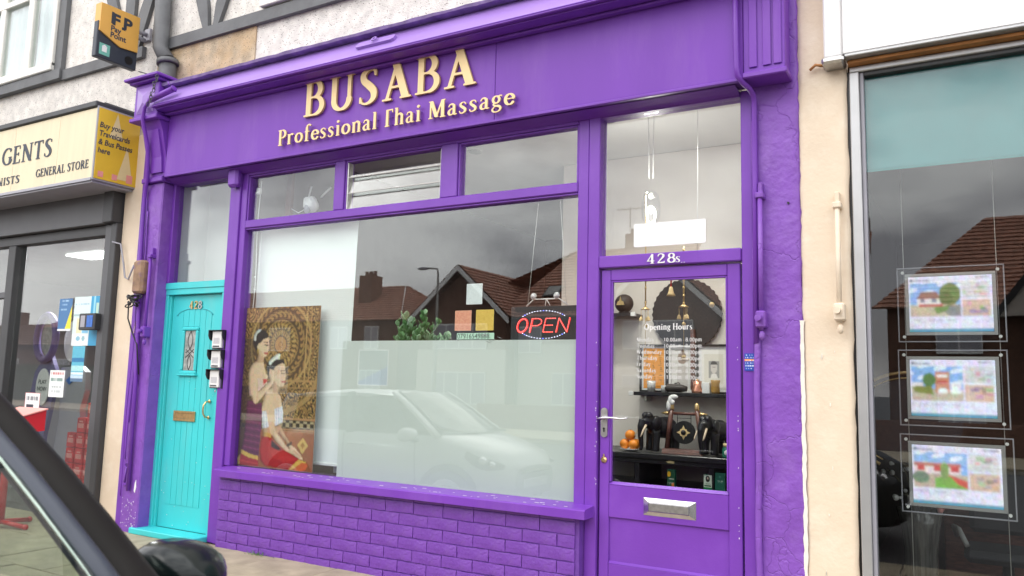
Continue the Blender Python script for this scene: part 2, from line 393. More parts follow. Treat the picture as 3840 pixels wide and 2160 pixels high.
# ------------------------------------------------------------------ lettering
TH, TN = .146, .058
def glyph_defs():
    G = {}
    v = lambda x, a, b, w_=TH: ('v', x, a, b, w_)
    h = lambda y, a, b, t=.05: ('h', y, a, b, t)
    d = lambda x0, y0, x1, y1, w_=TH: ('d', x0, y0, x1, y1, w_)
    a = lambda cx, cy, rx, ry, a0, a1, tk=TH, tn=TN: ('a', cx, cy, rx, ry, a0, a1, tk, tn)
    p = lambda *q: ('p', q)
    G['B'] = (.66, [v(.16, 0, 1), h(.975, .02, .34), h(.025, .02, .36), a(.33, .755, .18, .222, -90, 90, .15), h(.53, .2, .37, .055), a(.35, .278, .225, .25, -90, 90)])
    G['U'] = (.82, [v(.19, .28, 1), v(.64, .28, 1, .10), h(.975, .04, .34), h(.975, .52, .77), a(.415, .29, .225, .265, 180, 360, .15, .07)])
    G['S'] = (.58, [p((.47, .80, .055), (.43, .93, .05), (.29, .965, .07), (.14, .87, .14), (.15, .69, .17), (.30, .53, .19), (.43, .36, .18), (.43, .16, .14), (.28, .04, .075), (.12, .065, .05), (.07, .2, .055)), v(.475, .78, .94, .05), v(.062, .07, .24, .05)])
    G['A'] = (.80, [d(.14, 0, .40, 1, .085), d(.66, 0, .36, 1, .19), h(.34, .2, .6, .06), h(.025, .02, .27), h(.025, .5, .8)])
    G['P'] = (.58, [v(.16, 0, 1), h(.975, .02, .3), h(.025, .03, .31), a(.3, .73, .21, .245, -90, 90), h(.49, .2, .3, .055)])
    G['T'] = (.66, [v(.32, 0, 1), h(.965, .02, .62, .07), h(.025, .18, .46), v(.035, .8, .98, .05), v(.605, .8, .98, .05)])
    G['Y0'] = (.5, [v(.15, 0, 1), h(.965, .08, .48, .07), h(.025, .02, .29), v(.465, .8, .98, .05)])
    G['h'] = (.60, [v(.14, 0, 1.02, .14), v(.46, 0, .42, .14), h(.02, .03, .25, .045), h(.02, .35, .57, .045), h(1., .03, .15, .045), p((.16, .5, .07), (.26, .62, .07), (.38, .63, .12), (.455, .54, .14), (.46, .4, .14))])
    G['M'] = (.92, [v(.13, 0, 1, .08), v(.76, 0, 1, .16), d(.16, 1, .45, .05, .17), d(.74, 1, .43, .05, .08), h(.975, .03, .2), h(.975, .7, .9), h(.025, .02, .25), h(.025, .62, .92)])
    G['H'] = (.82, [v(.16, 0, 1), v(.66, 0, 1), h(.5, .1, .7, .06), h(.975, .02, .3), h(.975, .52, .8), h(.025, .02, .3), h(.025, .52, .8)])
    G['O'] = (.82, [a(.41, .5, .31, .455, 0, 360)])
    G['G'] = (.76, [a(.42, .5, .33, .455, 50, 330), v(.62, .08, .44, .15), h(.44, .48, .74, .05), v(.62, .72, .95, .05)])
    G['E'] = (.58, [v(.16, 0, 1), h(.97, .02, .5, .06), h(.03, .02, .53, .06), h(.52, .2, .42, .055), v(.49, .78, .97, .05), v(.52, .02, .22, .05), v(.41, .42, .62, .05)])
    G['N'] = (.82, [v(.15, 0, 1, .08), v(.66, 0, 1, .08), d(.14, 1, .66, 0, .18), h(.975, .02, .22), h(.975, .54, .8), h(.025, .02, .28)])
    G['R'] = (.68, [v(.16, 0, 1), h(.975, .02, .3), h(.025, .03, .31), a(.3, .74, .2, .235, -90, 90), h(.51, .2, .3, .055), d(.62, 0, .33, .52, .17), h(.025, .5, .68)])
    G['L'] = (.58, [v(.16, 0, 1), h(.975, .02, .3), h(.03, .02, .53, .06), v(.515, .02, .24, .05)])
    G['I'] = (.34, [v(.17, 0, 1), h(.975, .03, .31), h(.025, .03, .31)])
    G['F'] = (.55, [v(.16, 0, 1), h(.97, .02, .5, .06), h(.025, .03, .31), h(.52, .2, .42, .055), v(.49, .78, .97, .05)])
    G['W'] = (1.05, [d(.26, 0, .1, 1, .16), d(.27, 0, .5, .95, .08), d(.66, 0, .5, .95, .16), d(.68, 0, .92, 1, .08), h(.975, .0, .24), h(.975, .78, 1.02)])
    G['i'] = (.32, [v(.16, 0, .64, .14), h(.02, .04, .28, .045), h(.62, .04, .16, .045), p((.16, .86, .16), (.165, .865, .16))])
    G['n'] = (.60, [v(.14, 0, .64, .14), v(.46, 0, .42, .14), h(.02, .03, .25, .045), h(.02, .35, .57, .045), h(.62, .03, .15, .045), p((.16, .5, .07), (.26, .62, .07), (.38, .63, .12), (.455, .54, .14), (.46, .4, .14))])
    G['m'] = (.90, [v(.14, 0, .64, .14), v(.45, 0, .46, .14), v(.76, 0, .46, .14), h(.02, .03, .25, .045), h(.02, .34, .56, .045), h(.02, .65, .87, .045), h(.62, .03, .15, .045), p((.16, .5, .07), (.26, .62, .07), (.37, .63, .12), (.445, .54, .14), (.45, .4, .14)), p((.47, .5, .07), (.57, .62, .07), (.68, .63, .12), (.755, .54, .14), (.76, .4, .14))])
    G['r'] = (.46, [v(.14, 0, .64, .14), h(.02, .03, .26, .045), h(.62, .03, .15, .045), p((.16, .48, .06), (.26, .61, .08), (.38, .61, .12))])
    G['o'] = (.58, [a(.29, .315, .21, .28, 0, 360, .145, .06)])
    G['e'] = (.52, [a(.28, .315, .2, .28, 20, 320, .145, .06), h(.35, .12, .46, .055), a(.28, .36, .18, .235, 0, 90, .13, .06)])
    G['s'] = (.44, [p((.36, .5, .05), (.31, .6, .05), (.2, .61, .06), (.11, .54, .1), (.12, .43, .12), (.23, .33, .14), (.33, .22, .13), (.32, .09, .1), (.2, .02, .06), (.09, .05, .05), (.06, .14, .05))])
    G['a'] = (.52, [v(.36, .05, .48, .13), p((.1, .5, .06), (.15, .6, .06), (.27, .62, .09), (.355, .54, .12), (.36, .42, .13)), p((.36, .38, .05), (.2, .34, .07), (.1, .22, .12), (.12, .08, .11), (.22, .03, .06), (.34, .1, .06)), p((.36, .08, .11), (.42, .03, .06), (.5, .05, .04))])
    G['f'] = (.40, [v(.17, 0, .86, .14), h(.02, .05, .31, .045), h(.6, .04, .36, .05), p((.17, .82, .14), (.22, .98, .1), (.34, 1.03, .06), (.4, .97, .1))])
    G['l'] = (.32, [v(.16, 0, 1.02, .14), h(.02, .04, .28, .045), h(1., .05, .16, .045)])
    G['g'] = (.54, [a(.25, .42, .15, .19, 0, 360, .12, .055), p((.34, .56, .05), (.42, .62, .06), (.5, .6, .07)), p((.17, .25, .06), (.12, .16, .07), (.22, .09, .1), (.38, .05, .12), (.46, -.06, .11), (.4, -.2, .07), (.24, -.25, .06), (.1, -.19, .08), (.08, -.08, .07), (.18, .05, .05))])
    G['p'] = (.60, [v(.14, -.3, .64, .14), h(-.28, .03, .27, .045), h(.62, .03, .15, .045), a(.3, .315, .2, .28, -150, 150, .145, .06)])
    G['d'] = (.60, [v(.44, .02, 1.02, .14), h(1., .33, .44, .045), h(.02, .44, .57, .045), a(.28, .315, .2, .28, 30, 330, .145, .06)])
    G['y'] = (.56, [d(.3, 0, .1, .63, .15), d(.28, 0, .47, .63, .06), h(.62, .0, .24, .045), h(.62, .36, .56, .045), p((.3, .05, .07), (.22, -.16, .07), (.12, -.25, .1), (.05, -.22, .07))])
    G['u'] = (.60, [v(.14, .15, .64, .14), v(.45, .0, .64, .14), h(.62, .03, .15, .045), h(.62, .33, .45, .045), h(.02, .45, .57, .045), p((.14, .2, .14), (.2, .05, .1), (.3, .03, .06), (.44, .13, .06))])
    G['t'] = (.38, [v(.17, .1, .78, .13), h(.6, .04, .34, .05), p((.17, .15, .13), (.22, .04, .09), (.33, .05, .05))])
    G['0'] = (.56, [a(.28, .42, .19, .40, 0, 360, .13, .06)])
    G['1'] = (.56, [v(.28, 0, .84, .14), h(.02, .13, .43, .045), d(.12, .7, .27, .84, .07)])
    G['4'] = (.60, [v(.40, 0, .9, .13), h(.25, .04, .55, .07), d(.07, .22, .40, .9, .06), h(.02, .26, .54, .045)])
    G['2'] = (.60, [p((.09, .68, .08), (.15, .83, .07), (.29, .87, .08), (.42, .78, .13), (.42, .6, .14), (.3, .4, .09), (.16, .2, .06), (.08, .08, .06)), h(.06, .06, .5, .11), v(.49, .04, .2, .05)])
    G['8'] = (.60, [a(.29, .66, .16, .2, 0, 360, .12, .06), a(.29, .24, .2, .22, 0, 360, .14, .06)])
    G['.'] = (.26, [p((.13, .07, .14), (.135, .07, .14))])
    G['-'] = (.40, [h(.3, .05, .34, .07)])
    G[','] = (.26, [p((.14, .07, .13), (.12, -.06, .06))])
    return G
GL = glyph_defs(); _gc = {}
def glyph_mesh(ch, n):
    """front outline of one letter as polygons traced on an n-high grid; unit cap height"""
    if (ch, n) in _gc: return _gc[ch, n]
    adv, st = GL[ch]
    cs = 1.0/n; x0, x1, y0, y1 = -.12, adv+.12, -.36, 1.12
    X = np.arange(x0, x1+cs, cs); Y = np.arange(y0, y1+cs, cs); gx, gy = np.meshgrid(X, Y, indexing='ij')
    F = np.full(gx.shape, -9.)
    def disc(px, py, w_):
        nonlocal F
        F = np.maximum(F, w_/2-np.hypot(gx-px, gy-py))
    for s in st:
        if s[0] == 'v': _, x, a, b, w_ = s; F = np.maximum(F, np.minimum(w_/2-abs(gx-x), np.minimum(gy-a, b-gy)))
        elif s[0] == 'h': _, y, a, b, w_ = s; F = np.maximum(F, np.minimum(w_/2-abs(gy-y), np.minimum(gx-a, b-gx)))
        elif s[0] == 'd':
            _, ax, ay, bx, by, w_ = s; l = math.hypot(bx-ax, by-ay); nx, ny = -(by-ay)/l, (bx-ax)/l
            F = np.maximum(F, np.minimum(w_/2-abs((gx-ax)*nx+(gy-ay)*ny), np.minimum(gy-min(ay, by), max(ay, by)-gy)))
        elif s[0] == 'a':
            _, cx, cy, rx, ry, a0, a1, tk, tn = s
            for t in np.radians(np.linspace(a0, a1, 64)):
                c, sn = math.cos(t), math.sin(t); tl = math.hypot(rx*sn, ry*c); disc(cx+rx*c, cy+ry*sn, tn+(tk-tn)*abs(ry*c)/tl)
        else:
            q = np.array(s[1]); k = len(q)
            for i in range(k-1):
                p0, p1, p2, p3 = q[max(i-1, 0)], q[i], q[i+1], q[min(i+2, k-1)]
                for t in np.linspace(0, 1, 14):
                    c = .5*((2*p1)+(p2-p0)*t+(2*p0-5*p1+4*p2-p3)*t*t+(3*p1-p0-3*p2+p3)*t**3); disc(*c)
    V = []; idx = {}; faces = []; bnd = []
    def vert(key, p):
        if key not in idx: idx[key] = len(V); V.append(p)
        return idx[key]
    nx, ny = F.shape
    S = F > 0
    act = S[:-1, :-1] | S[1:, :-1] | S[1:, 1:] | S[:-1, 1:]
    for i, j in zip(*np.nonzero(act)):
        c = [(i, j), (i+1, j), (i+1, j+1), (i, j+1)]; poly = []
        for k in range(4):
            p, q = c[k], c[(k+1) % 4]; fp, fq = F[p], F[q]
            if fp > 0: poly.append((vert(p, (X[p[0]], Y[p[1]])), False))
            if (fp > 0) != (fq > 0):
                t = fp/(fp-fq); key = (min(p, q), max(p, q))
                poly.append((vert(key, (X[p[0]]+(X[q[0]]-X[p[0]])*t, Y[p[1]]+(Y[q[1]]-Y[p[1]])*t)), fp > 0))
        ids = [a for a, _ in poly]
        if len(ids) >= 3:
            faces.append(ids)
            for k in range(len(poly)):
                if poly[k][1] and True: bnd.append((ids[k], ids[(k+1) % len(ids)]))
    _gc[ch, n] = (V, faces, bnd, adv); return _gc[ch, n]
def glyph_into(mb, ch, ox, oz, sx, sz, y, depth, n, m=0, ms=0, slant=0.):
    V, faces, bnd, adv = glyph_mesh(ch, n)
    f = [(ox+(p[0]+slant*p[1])*sx, y, oz+p[1]*sz) for p in V]
    b = [(p[0], y+depth, p[2]) for p in f]; k = len(f)
    mb.add(f+b, faces, m); o = len(mb.v)-2*k
    for a, c in bnd: mb.f.append([o+a, o+c, o+k+c, o+k+a]); mb.m.append(ms); mb.sm.append(False)
    for fc in faces: mb.f.append([o+k+i for i in fc[::-1]]); mb.m.append(ms); mb.sm.append(False)
    return mb
def text_adv(s, space=.3, track=0.): return sum((space if c == ' ' else GL[c][0]+track) for c in s)-track
def serif_line(mb, s, x0, x1, z, cap, y, depth, n, track=0., space=.3, m=0, slant=0.):
    sx = (x1-x0)/text_adv(s, space, track); x = x0
    for c in s:
        if c != ' ': glyph_into(mb, c, x, z, sx, cap, y, depth, n, m, m, slant)
        x += (space if c == ' ' else GL[c][0]+track)*sx
    return mb
def sans_mesh(s, size, depth=.001, name='text', align='LEFT', shear=0., matn='black', bold=0.):
    cu = bpy.data.curves.new(name, 'FONT'); cu.body = s; cu.size = size; cu.extrude = depth; cu.align_x = align; cu.shear = shear; cu.resolution_u = 3; cu.offset = bold
    ob = bpy.data.objects.new(name, cu); me = bpy.data.meshes.new_from_object(ob); bpy.data.objects.remove(ob)
    me.materials.clear(); me.materials.append(M[matn]); me.name = name; return me
def sans(name, s, x, y, z, size, matn, parent=None, depth=.001, rz=0., align='LEFT', sx=1., shear=0., bold=0.):
    me = sans_mesh(s, size, depth, name, align, shear, matn, bold)
    T = Matrix.Translation((x, y, z)) @ Matrix.Rotation(rz, 4, 'Z') @ Matrix.Rotation(PI/2, 4, 'X') @ Matrix.Diagonal((sx, 1, 1, 1))
    me.transform(T); return place(name, me, parent)

# ------------------------------------------------------------------ flat prints: colours per vertex of a fine sheet
class Canvas:
    def __init__(s, w, h, bg): s.w, s.h = w, h; s.a = np.zeros((h, w, 3)); s.a[:] = lin(*bg); s.X, s.Y = np.meshgrid((np.arange(w)+.5)/w, (np.arange(h)+.5)/h)
    def put(s, msk, c, a=1.): s.a[msk] = s.a[msk]*(1-a)+np.array(lin(*c))*a; return s
    def rect(s, x0, y0, x1, y1, c, a=1.): return s.put((s.X >= x0) & (s.X < x1) & (s.Y >= y0) & (s.Y < y1), c, a)
    def ell(s, cx, cy, rx, ry, c, a=1.): return s.put(((s.X-cx)/rx)**2+((s.Y-cy)/ry)**2 < 1, c, a)
    def poly(s, pts, c, a=1.):
        ins = np.zeros(s.X.shape, bool); n = len(pts)
        for i in range(n):
            x1, y1 = pts[i]; x2, y2 = pts[(i+1) % n]
            if y1 == y2: continue
            cond = ((y1 > s.Y) != (y2 > s.Y)) & (s.X < (x2-x1)*(s.Y-y1)/(y2-y1)+x1); ins ^= cond
        return s.put(ins, c, a)
    def stroke(s, pts, w_, c, a=1., asp=1.):
        for (x1, y1), (x2, y2) in zip(pts[:-1], pts[1:]):
            dx, dy = x2-x1, (y2-y1)*asp; l2 = dx*dx+dy*dy+1e-12
            t = np.clip(((s.X-x1)*dx+(s.Y-y1)*asp*dy)/l2, 0, 1)
            s.put(np.hypot(s.X-x1-t*dx, (s.Y-y1)*asp-t*dy) < w_, c, a)
        return s
    def blur(s, n=1):
        for _ in range(n):
            p = np.pad(s.a, ((1, 1), (1, 1), (0, 0)), 'edge'); s.a = (p[:-2, 1:-1]+p[2:, 1:-1]+p[1:-1, :-2]+p[1:-1, 2:]+2*s.a)/6
        return s
    def mottle(s, amt, seed=0):
        r = np.random.default_rng(seed)
        for k in (3, 6):
            g = r.random((s.h//k+2, s.w//k+2, 3)); g = np.repeat(np.repeat(g, k, 0), k, 1)[:s.h, :s.w]; s.a *= 1+amt*(g-.5)*2
        return s
    def noise(s, amt, seed=0): s.a *= (1+amt*(np.random.default_rng(seed).random((s.h, s.w, 1))-.5)*2); return s
    def textlines(s, x0, x1, y, hgt, c, seed=1, gap=.35, a=.8):
        r = np.random.default_rng(seed); x = x0
        while x < x1:
            w_ = r.uniform(.012, .05)
            if r.random() > gap: s.rect(x, y, min(x+w_, x1), y+hgt, c, a)
            x += w_+.008
        return s
    def sheet(s, name, p00, p10, p01, matn='print', parent=None, thick=.0015, nrm=(0, 1, 0)):
        """p00 top-left, p10 top-right, p01 bottom-left corners"""
        p00, p10, p01 = map(np.array, (p00, p10, p01)); u = (np.arange(s.w))/(s.w-1); v = (np.arange(s.h))/(s.h-1)
        P = p00+u[None, :, None]*(p10-p00)+v[:, None, None]*(p01-p00)
        V = P.reshape(-1, 3); i = np.arange(s.w*s.h).reshape(s.h, s.w)
        q = np.stack([i[:-1, :-1], i[1:, :-1], i[1:, 1:], i[:-1, 1:]], -1).reshape(-1, 4)
        b = np.array([p00, p10, p10+(p01-p00), p01])+np.array(nrm)*thick; k = len(V)
        allv = np.vstack([V, b]); c = [0, s.w-1, s.w*s.h-1, s.w*(s.h-1)]
        F = q.tolist()+[[k, k+1, k+2, k+3]]+[[c[j], c[(j+1) % 4], k+(j+1) % 4, k+j] for j in range(4)]
        me = bpy.data.meshes.new(name); me.from_pydata(allv.tolist(), [], F); me.materials.append(M[matn])
        ca = me.color_attributes.new('Col', 'FLOAT_COLOR', 'POINT')
        cc = np.ones((k+4, 4)); cc[:k, :3] = np.clip(s.a.reshape(-1, 3), 0, 1); cc[k:, :3] = .5
        ca.data.foreach_set('color', cc.ravel()); me.update()
        return place(name, me, parent)

# ================================================================== STREET (structure)
GZ, RZ = -.03, -.15
road = MB(); road.box(-260, 260, -260, 60, RZ-.3, RZ); tag(road.build('road', 'asphalt'), kind='structure')
pv = MB(); pv.box(-40, 30, -1.95, .3, RZ+.002, GZ-.012); pav = tag(pv.build('pavement', 'joint'), kind='structure')
kb = MB()
for i in range(22): kb.box(-13+i*.91, -13+i*.91+.9, -2.1, -1.952, RZ+.002, GZ-.004+.002*random.random(), .012)
tag(kb.build('kerb', 'kerb'), kind='structure')
slabs = []
for k in range(3):
    b = MB(); b.box(0, .592, 0, .592, -.02, 0, .004); slabs.append(b.mesh('paving_slab', 'slab'))
for r in range(4):
    for i in range(16):
        x = -8.6+i*.6+(.3 if r % 2 else 0)
        if x > -.4: continue
        o = place('paving_slab', slabs[(i*7+r*3) % 3], pav, (x, -.61-.6*r, GZ+random.uniform(-.003, .003)), (random.uniform(-.004, .004), random.uniform(-.004, .004), 0))
fp = MB(); fp.box(-60, 40, -15.6, -12.6, RZ+.002, RZ+.1); tag(fp.build('far_pavement', 'slab'), kind='structure')

# ================================================================== TERRACE ABOVE THE SHOPS
tb = thing('terrace_building', 'pebble dashed upper storey with dark grey timbers above the shops', 'building', (-4, .1, 3.4))
b = MB(); b.box(-12, 6, .1, .35, 3.74, 9.0); b.box(-12, -6.3, .099, .35, 3.50, 3.738); b.build('wall', 'pebble', tb)
b = MB(); b.box(-6.42, -5.13, .088, .0995, 3.735, 4.204); b.build('stained_render', 'pebble_stain', tb)
def timber(poly, y=.055):
    m_ = MB(); m_.prism(poly, 'y', y, .0985); m_.build('timber', 'timber', tb)
timber([(-12, 4.222), (-7.92, 4.222), (-7.92, 4.325), (-12, 4.325)], .03)
timber([(-7.915, 4.207), (-6.62, 4.207), (-6.62, 4.312), (-7.915, 4.312)])
timber([(-6.4, 4.206), (5.9, 4.206), (5.9, 4.312), (-6.4, 4.312)])
timber([(-6.49, 4.314), (-6.31, 4.314), (-6.31, 6.5), (-6.49, 6.5)], .06)
for sx, e0 in ((-1, -5.72), (1, -5.655)):
    pts = [(e0, 4.314), (e0+sx*.07, 4.314), (e0+sx*.13, 4.45), (e0+sx*.26, 4.8), (e0+sx*.42, 5.1), (e0+sx*.27, 5.1), (e0+sx*.1, 4.8), (e0+sx*.02, 4.5)]
    timber(pts if sx > 0 else pts[::-1], .06)
timber([(-7.05, 4.314), (-6.95, 4.314), (-7.0, 4.62), (-7.18, 5.05), (-7.32, 5.05), (-7.14, 4.62)], .06)
timber([(-6.94, 4.314), (-6.80, 4.314), (-6.80, 5.2), (-6.94, 5.2)], .06)
timber([(-6.79, 4.314), (-6.69, 4.314), (-6.58, 4.62), (-6.5, 4.85), (-6.5, 5.05), (-6.62, 4.9), (-6.74, 4.62)], .06)
timber([(-8.06, 4.327), (-7.94, 4.327), (-7.94, 6.2), (-8.06, 6.2)], .05)
# upper window with curtains
wf = MB(); Y0, Y1 = .02, .09
for x0, x1 in ((-9.86, -9.78), (-9.16, -9.06), (-8.6, -8.5), (-8.12, -8.065)): wf.box(x0, x1, Y0, Y1, 4.38, 6.2, .008)
wf.box(-9.86, -8.065, Y0-.01, Y1, 4.328, 4.42, .01); wf.box(-9.86, -8.5, Y0-.004, Y1, 5.2, 5.27, .008)
wf.build('window_frame', 'upvc', tb)
for x0, x1 in ((-9.78, -9.16), (-9.06, -8.6), (-8.5, -8.12)):
    cur = MB(); xs = np.linspace(x0, x1, 40); rows = [[(x, .085+.006*math.sin(x*70)+.004*math.sin(x*31+2), z) for x in xs] for z in (4.42, 5.2)]
    cur.grid(rows); cur.build('curtain', 'curtain', tb)
    p_ = MB(); p_.box(x0, x1, .05, .055, 4.42, 6.2); p_.build('pane', 'pane_glass', tb)
# high window head over the sign
hw = MB(); hw.box(-5.05, -4.25, .03, .098, 4.33, 4.40, .006); hw.box(-5.05, -4.99, .03, .098, 4.40, 5.2, .004); hw.build('window_ledge', 'upvc', tb)
hd = MB(); hd.box(-4.98, -3.4, .07, .098, 4.41, 5.2); hd.build('dark_pane', 'grey_dark', tb)
# cast downpipe with hopper at the party wall
dp = thing('downpipe', 'dark grey downpipe standing on the left end of the purple cornice', 'drainpipe', (-6.12, .02, 3.74))
d = MB(); d.tube([(-6.16, .01, 3.76), (-6.16, .01, 4.02)], .075, 14); d.build('pipe', 'timber', dp)
d = MB(); d.tube([(-6.16, .01, 4.02), (-6.165, .01, 4.06)], .095, 14); d.build('collar', 'timber', dp)
d = MB(); d.tube([(-6.17, .01, 4.06), (-6.28, .01, 4.20), (-6.35, .02, 5.6)], .07, 12); d.build('upper_pipe', 'timber', dp)

# ================================================================== HOUSES OPPOSITE (seen mirrored in the glass)
def tile_roof(name, parent, corners, courses, matn='tile'):
    """courses of tiles on the plane a(bottom left) b(bottom right) c(top right) d(top left)"""
    a, bb, c, d_ = map(Vector, corners); n = (bb-a).cross(d_-a).normalized()
    if n.z < 0: n = -n
    m_ = MB()
    for i in range(courses):
        t0, t1 = i/courses, (i+1)/courses
        p0, p1 = a.lerp(d_, t0), bb.lerp(c, t0); q0, q1 = a.lerp(d_, t1), bb.lerp(c, t1)
        k = 24; lo = []; hi = []; ed = []
        for j in range(k+1):
            u = j/k; w_ = .012*(j % 2)
            lo.append(p0.lerp(p1, u)+n*(.06+w_)); hi.append(q0.lerp(q1, u)+n*(.012+w_)); ed.append(p0.lerp(p1, u)+n*(-.01))
        m_.grid([ed, lo, hi], sm=False)
    o = m_.build(name, matn, parent); tag(o, kind='stuff'); return o
def hwin(parent, x0, x1, z0, z1, y, cols, top=.3):
    f = MB(); t = .055
    f.box(x0, x1, y-.02, y+.1, z0-.06, z0, .005); f.box(x0, x1, y, y+.1, z1-t, z1, .005)
    for i in range(cols+1):
        x = x0+(x1-x0)*i/cols; f.box(max(x0, x-t/2), min(x1, x+t/2), y+.002, y+.1, z0, z1-t, .004)
    zt = z1-(z1-z0)*top; f.box(x0+t, x1-t, y+.004, y+.09, zt-t/2, zt+t/2, .004)
    o = f.build('window', 'white', parent)
    g_ = MB(); g_.box(x0+.01, x1-.01, y+.08, y+.095, z0, z1); g_.build('pane', 'grey_light', o)
def gable_house(X0, lab, mirror=1, wallm='house_brick'):
    H = thing('gabled_house', lab, 'house', (X0, -22, -.3)); YF = -22.0
    m_ = MB(); s = mirror
    m_.box(X0-2.1, X0+2.1, YF-.5, YF-7, -.4, 4.05); m_.box(X0+s*2.1, X0+s*6.2, YF-1.2, YF-7, -.4, 4.3)
    m_.prism([(X0-2.1, 4.05), (X0+2.1, 4.05), (X0, 5.72)], 'y', YF-.5, YF-6.5); m_.build('wall', wallm, H)
    r = MB(); r.box(X0-2.15, X0+2.15, YF-.5, YF-.44, -.4, 2.55); r.box(X0+s*2.15, X0+s*6.1, YF-1.2, YF-1.14, -.4, 2.8); r.build('rendered_wall', 'render_wall', H)
    for q in (-1, 1):
        g_ = MB(); g_.prism([(X0+q*2.45, 3.78), (X0, 5.98), (X0, 5.76), (X0+q*2.45, 3.55)][::q], 'y', YF-.12, YF-.05); g_.build('bargeboard', 'white', H)
        tile_roof('gable_tiles', H, [(X0+q*2.45, YF-.1, 3.82), (X0+q*2.45, YF-6, 3.82), (X0, YF-6, 6.0), (X0, YF-.1, 6.0)], 14)
    xa, xb = X0+s*1.2, X0+s*(8.6 if X0 < -12 else 6.6)
    tile_roof('main_tiles', H, [(min(xa, xb), YF-1.0, 3.85), (max(xa, xb), YF-1.0, 3.85), (max(xa, xb)-(0 if s > 0 else 1.7), YF-5.2, 7.15), (min(xa, xb)+(1.7 if s > 0 else 0), YF-5.2, 7.15)], 22)
    tile_roof('side_tiles', H, [(X0-s*2.2, YF-1.0, 3.85), (X0-s*2.2, YF-9, 3.85), (X0+s*2.9, YF-5.3, 7.15), (X0+s*2.9, YF-5.2, 7.15)], 22)
    gt = MB(); gt.box(min(xa, xb), max(xa, xb), YF-1.02, YF-.9, 3.68, 3.84, .01); gt.build('gutter', 'car_trim', H)
    dn = MB(); dn.tube([(X0+s*2.35, YF-.95, -.3), (X0+s*2.35, YF-.95, 3.7)], .07, 8); dn.build('drainpipe', 'car_trim', H)
    ch = MB(); ch.box(X0+s*5.3, X0+s*6.5, YF-5, YF-5.6, 6.4, 7.75)
    for k in range(3): ch.lathe([(.11, 7.75), (.1, 8.0)], (X0+s*(5.55+.33*k), YF-5.3, 0), 10)
    ch.build('chimney', 'house_brick_b', H)
    ae = MB(); ae.tube([(X0+s*5.4, YF-5.3, 7.9), (X0+s*5.4, YF-5.3, 9.0)], .02, 5); ae.tube([(X0+s*4.8, YF-5.3, 8.9), (X0+s*6.2, YF-5.3, 8.9)], .015, 5)
    for k in range(6): ae.tube([(X0+s*(4.85+.25*k), YF-5.55, 8.9), (X0+s*(4.85+.25*k), YF-5.05, 8.9)], .01, 4)
    ae.build('aerial', 'street_grey', H)
    for x_, z_ in ((X0+s*3.2, 4.75), (X0+s*4.9, 4.9)):
        sl_ = MB(); n = Vector((0, 3.3, 4.2)).normalized(); u = Vector((0, -4.2, 3.3)).normalized(); c = Vector((x_, YF-1.0-(z_-3.85)*4.2/3.3, z_))+n*.1
        P = [c+Vector((dx, 0, 0))+u*du for dx, du in ((-.36, 0), (.36, 0), (.36, .8), (-.36, .8))]
        sl_.add([p for p in P]+[p-n*.15 for p in P], [(0, 1, 2, 3), (0, 1, 5, 4), (1, 2, 6, 5), (2, 3, 7, 6), (3, 0, 4, 7)]); f_ = sl_.build('skylight', 'car_trim', H)
        g_ = MB(); Q = [c+n*.012+Vector((dx, 0, 0))+u*du for dx, du in ((-.29, .07), (.29, .07), (.29, .73), (-.29, .73))]; g_.quad(*Q); g_.build('pane', 'street_grey', f_)
    hwin(H, X0-1.3, X0+1.3, 2.62, 3.6, YF-.44, 4); hwin(H, X0-1.3, X0+1.3, .42, 1.66, YF-.42, 4)
    hwin(H, X0+s*2.9-.5, X0+s*2.9+.5, 2.5, 3.5, YF-1.13, 2); hwin(H, X0+s*4.4-.5, X0+s*4.4+.5, .5, 1.7, YF-1.12, 2)
    return H
gable_house(-18.0, 'brown brick house with white gable boards, mirrored in the big window', 1)
gable_house(-9.6, 'gabled house with red brown tiles, mirrored in the glazed purple door', 1, 'house_brick_b')
H = thing('hipped_house', 'dark brick house with tall chimney, mirrored beside the white blind', 'house', (-25.2, -24, -.3))
m_ = MB(); m_.box(-50, -22.4, -24, -31, -.4, 4.0); m_.build('wall', 'house_brick', H)
tile_roof('front_tiles', H, [(-50.3, -23.7, 3.95), (-22.1, -23.7, 3.95), (-24.6, -27.2, 6.0), (-48, -27.2, 6.0)], 16)
tile_roof('side_tiles', H, [(-22.1, -23.7, 3.95), (-22.1, -31, 3.95), (-24.6, -27.3, 6.0), (-24.6, -27.2, 6.0)], 16)
m_ = MB(); m_.box(-26.1, -25.3, -25.4, -26.2, 4.6, 6.35)
for k in range(3): m_.lathe([(.1, 6.35), (.09, 6.6)], (-25.95+.26*k, -25.8, 0), 10)
m_.build('chimney', 'house_brick_b', H)
hwin(H, -24.3, -23.5, 2.7, 3.7, -23.96, 2); hwin(H, -26.4, -25.4, 2.7, 3.7, -23.96, 2); hwin(H, -24.5, -23.3, .5, 1.7, -23.96, 3)
for k_ in range(5): hwin(H, -30.5-4.2*k_, -29.1-4.2*k_, 2.6, 3.7, -23.96, 3); hwin(H, -30.5-4.2*k_, -29.1-4.2*k_, .5, 1.8, -23.96, 3)
H = thing('brick_house', 'brown brick house with long tiled roof, mirrored in the right shop window', 'house', (2.5, -22, -.3))
m_ = MB(); m_.box(-2.2, 8.5, -22.4, -30, -.4, 3.9); m_.build('wall', 'house_brick', H)
tile_roof('front_tiles', H, [(-2.6, -22.1, 3.8), (9, -22.1, 3.8), (7, -26.3, 7.2), (.6, -26.3, 7.2)], 22)
m_ = MB(); m_.prism([(.6, 3.5), (3.8, 3.5), (2.2, 5.6)], 'y', -21.9, -24.5); m_.build('gable', 'render_wall', H)
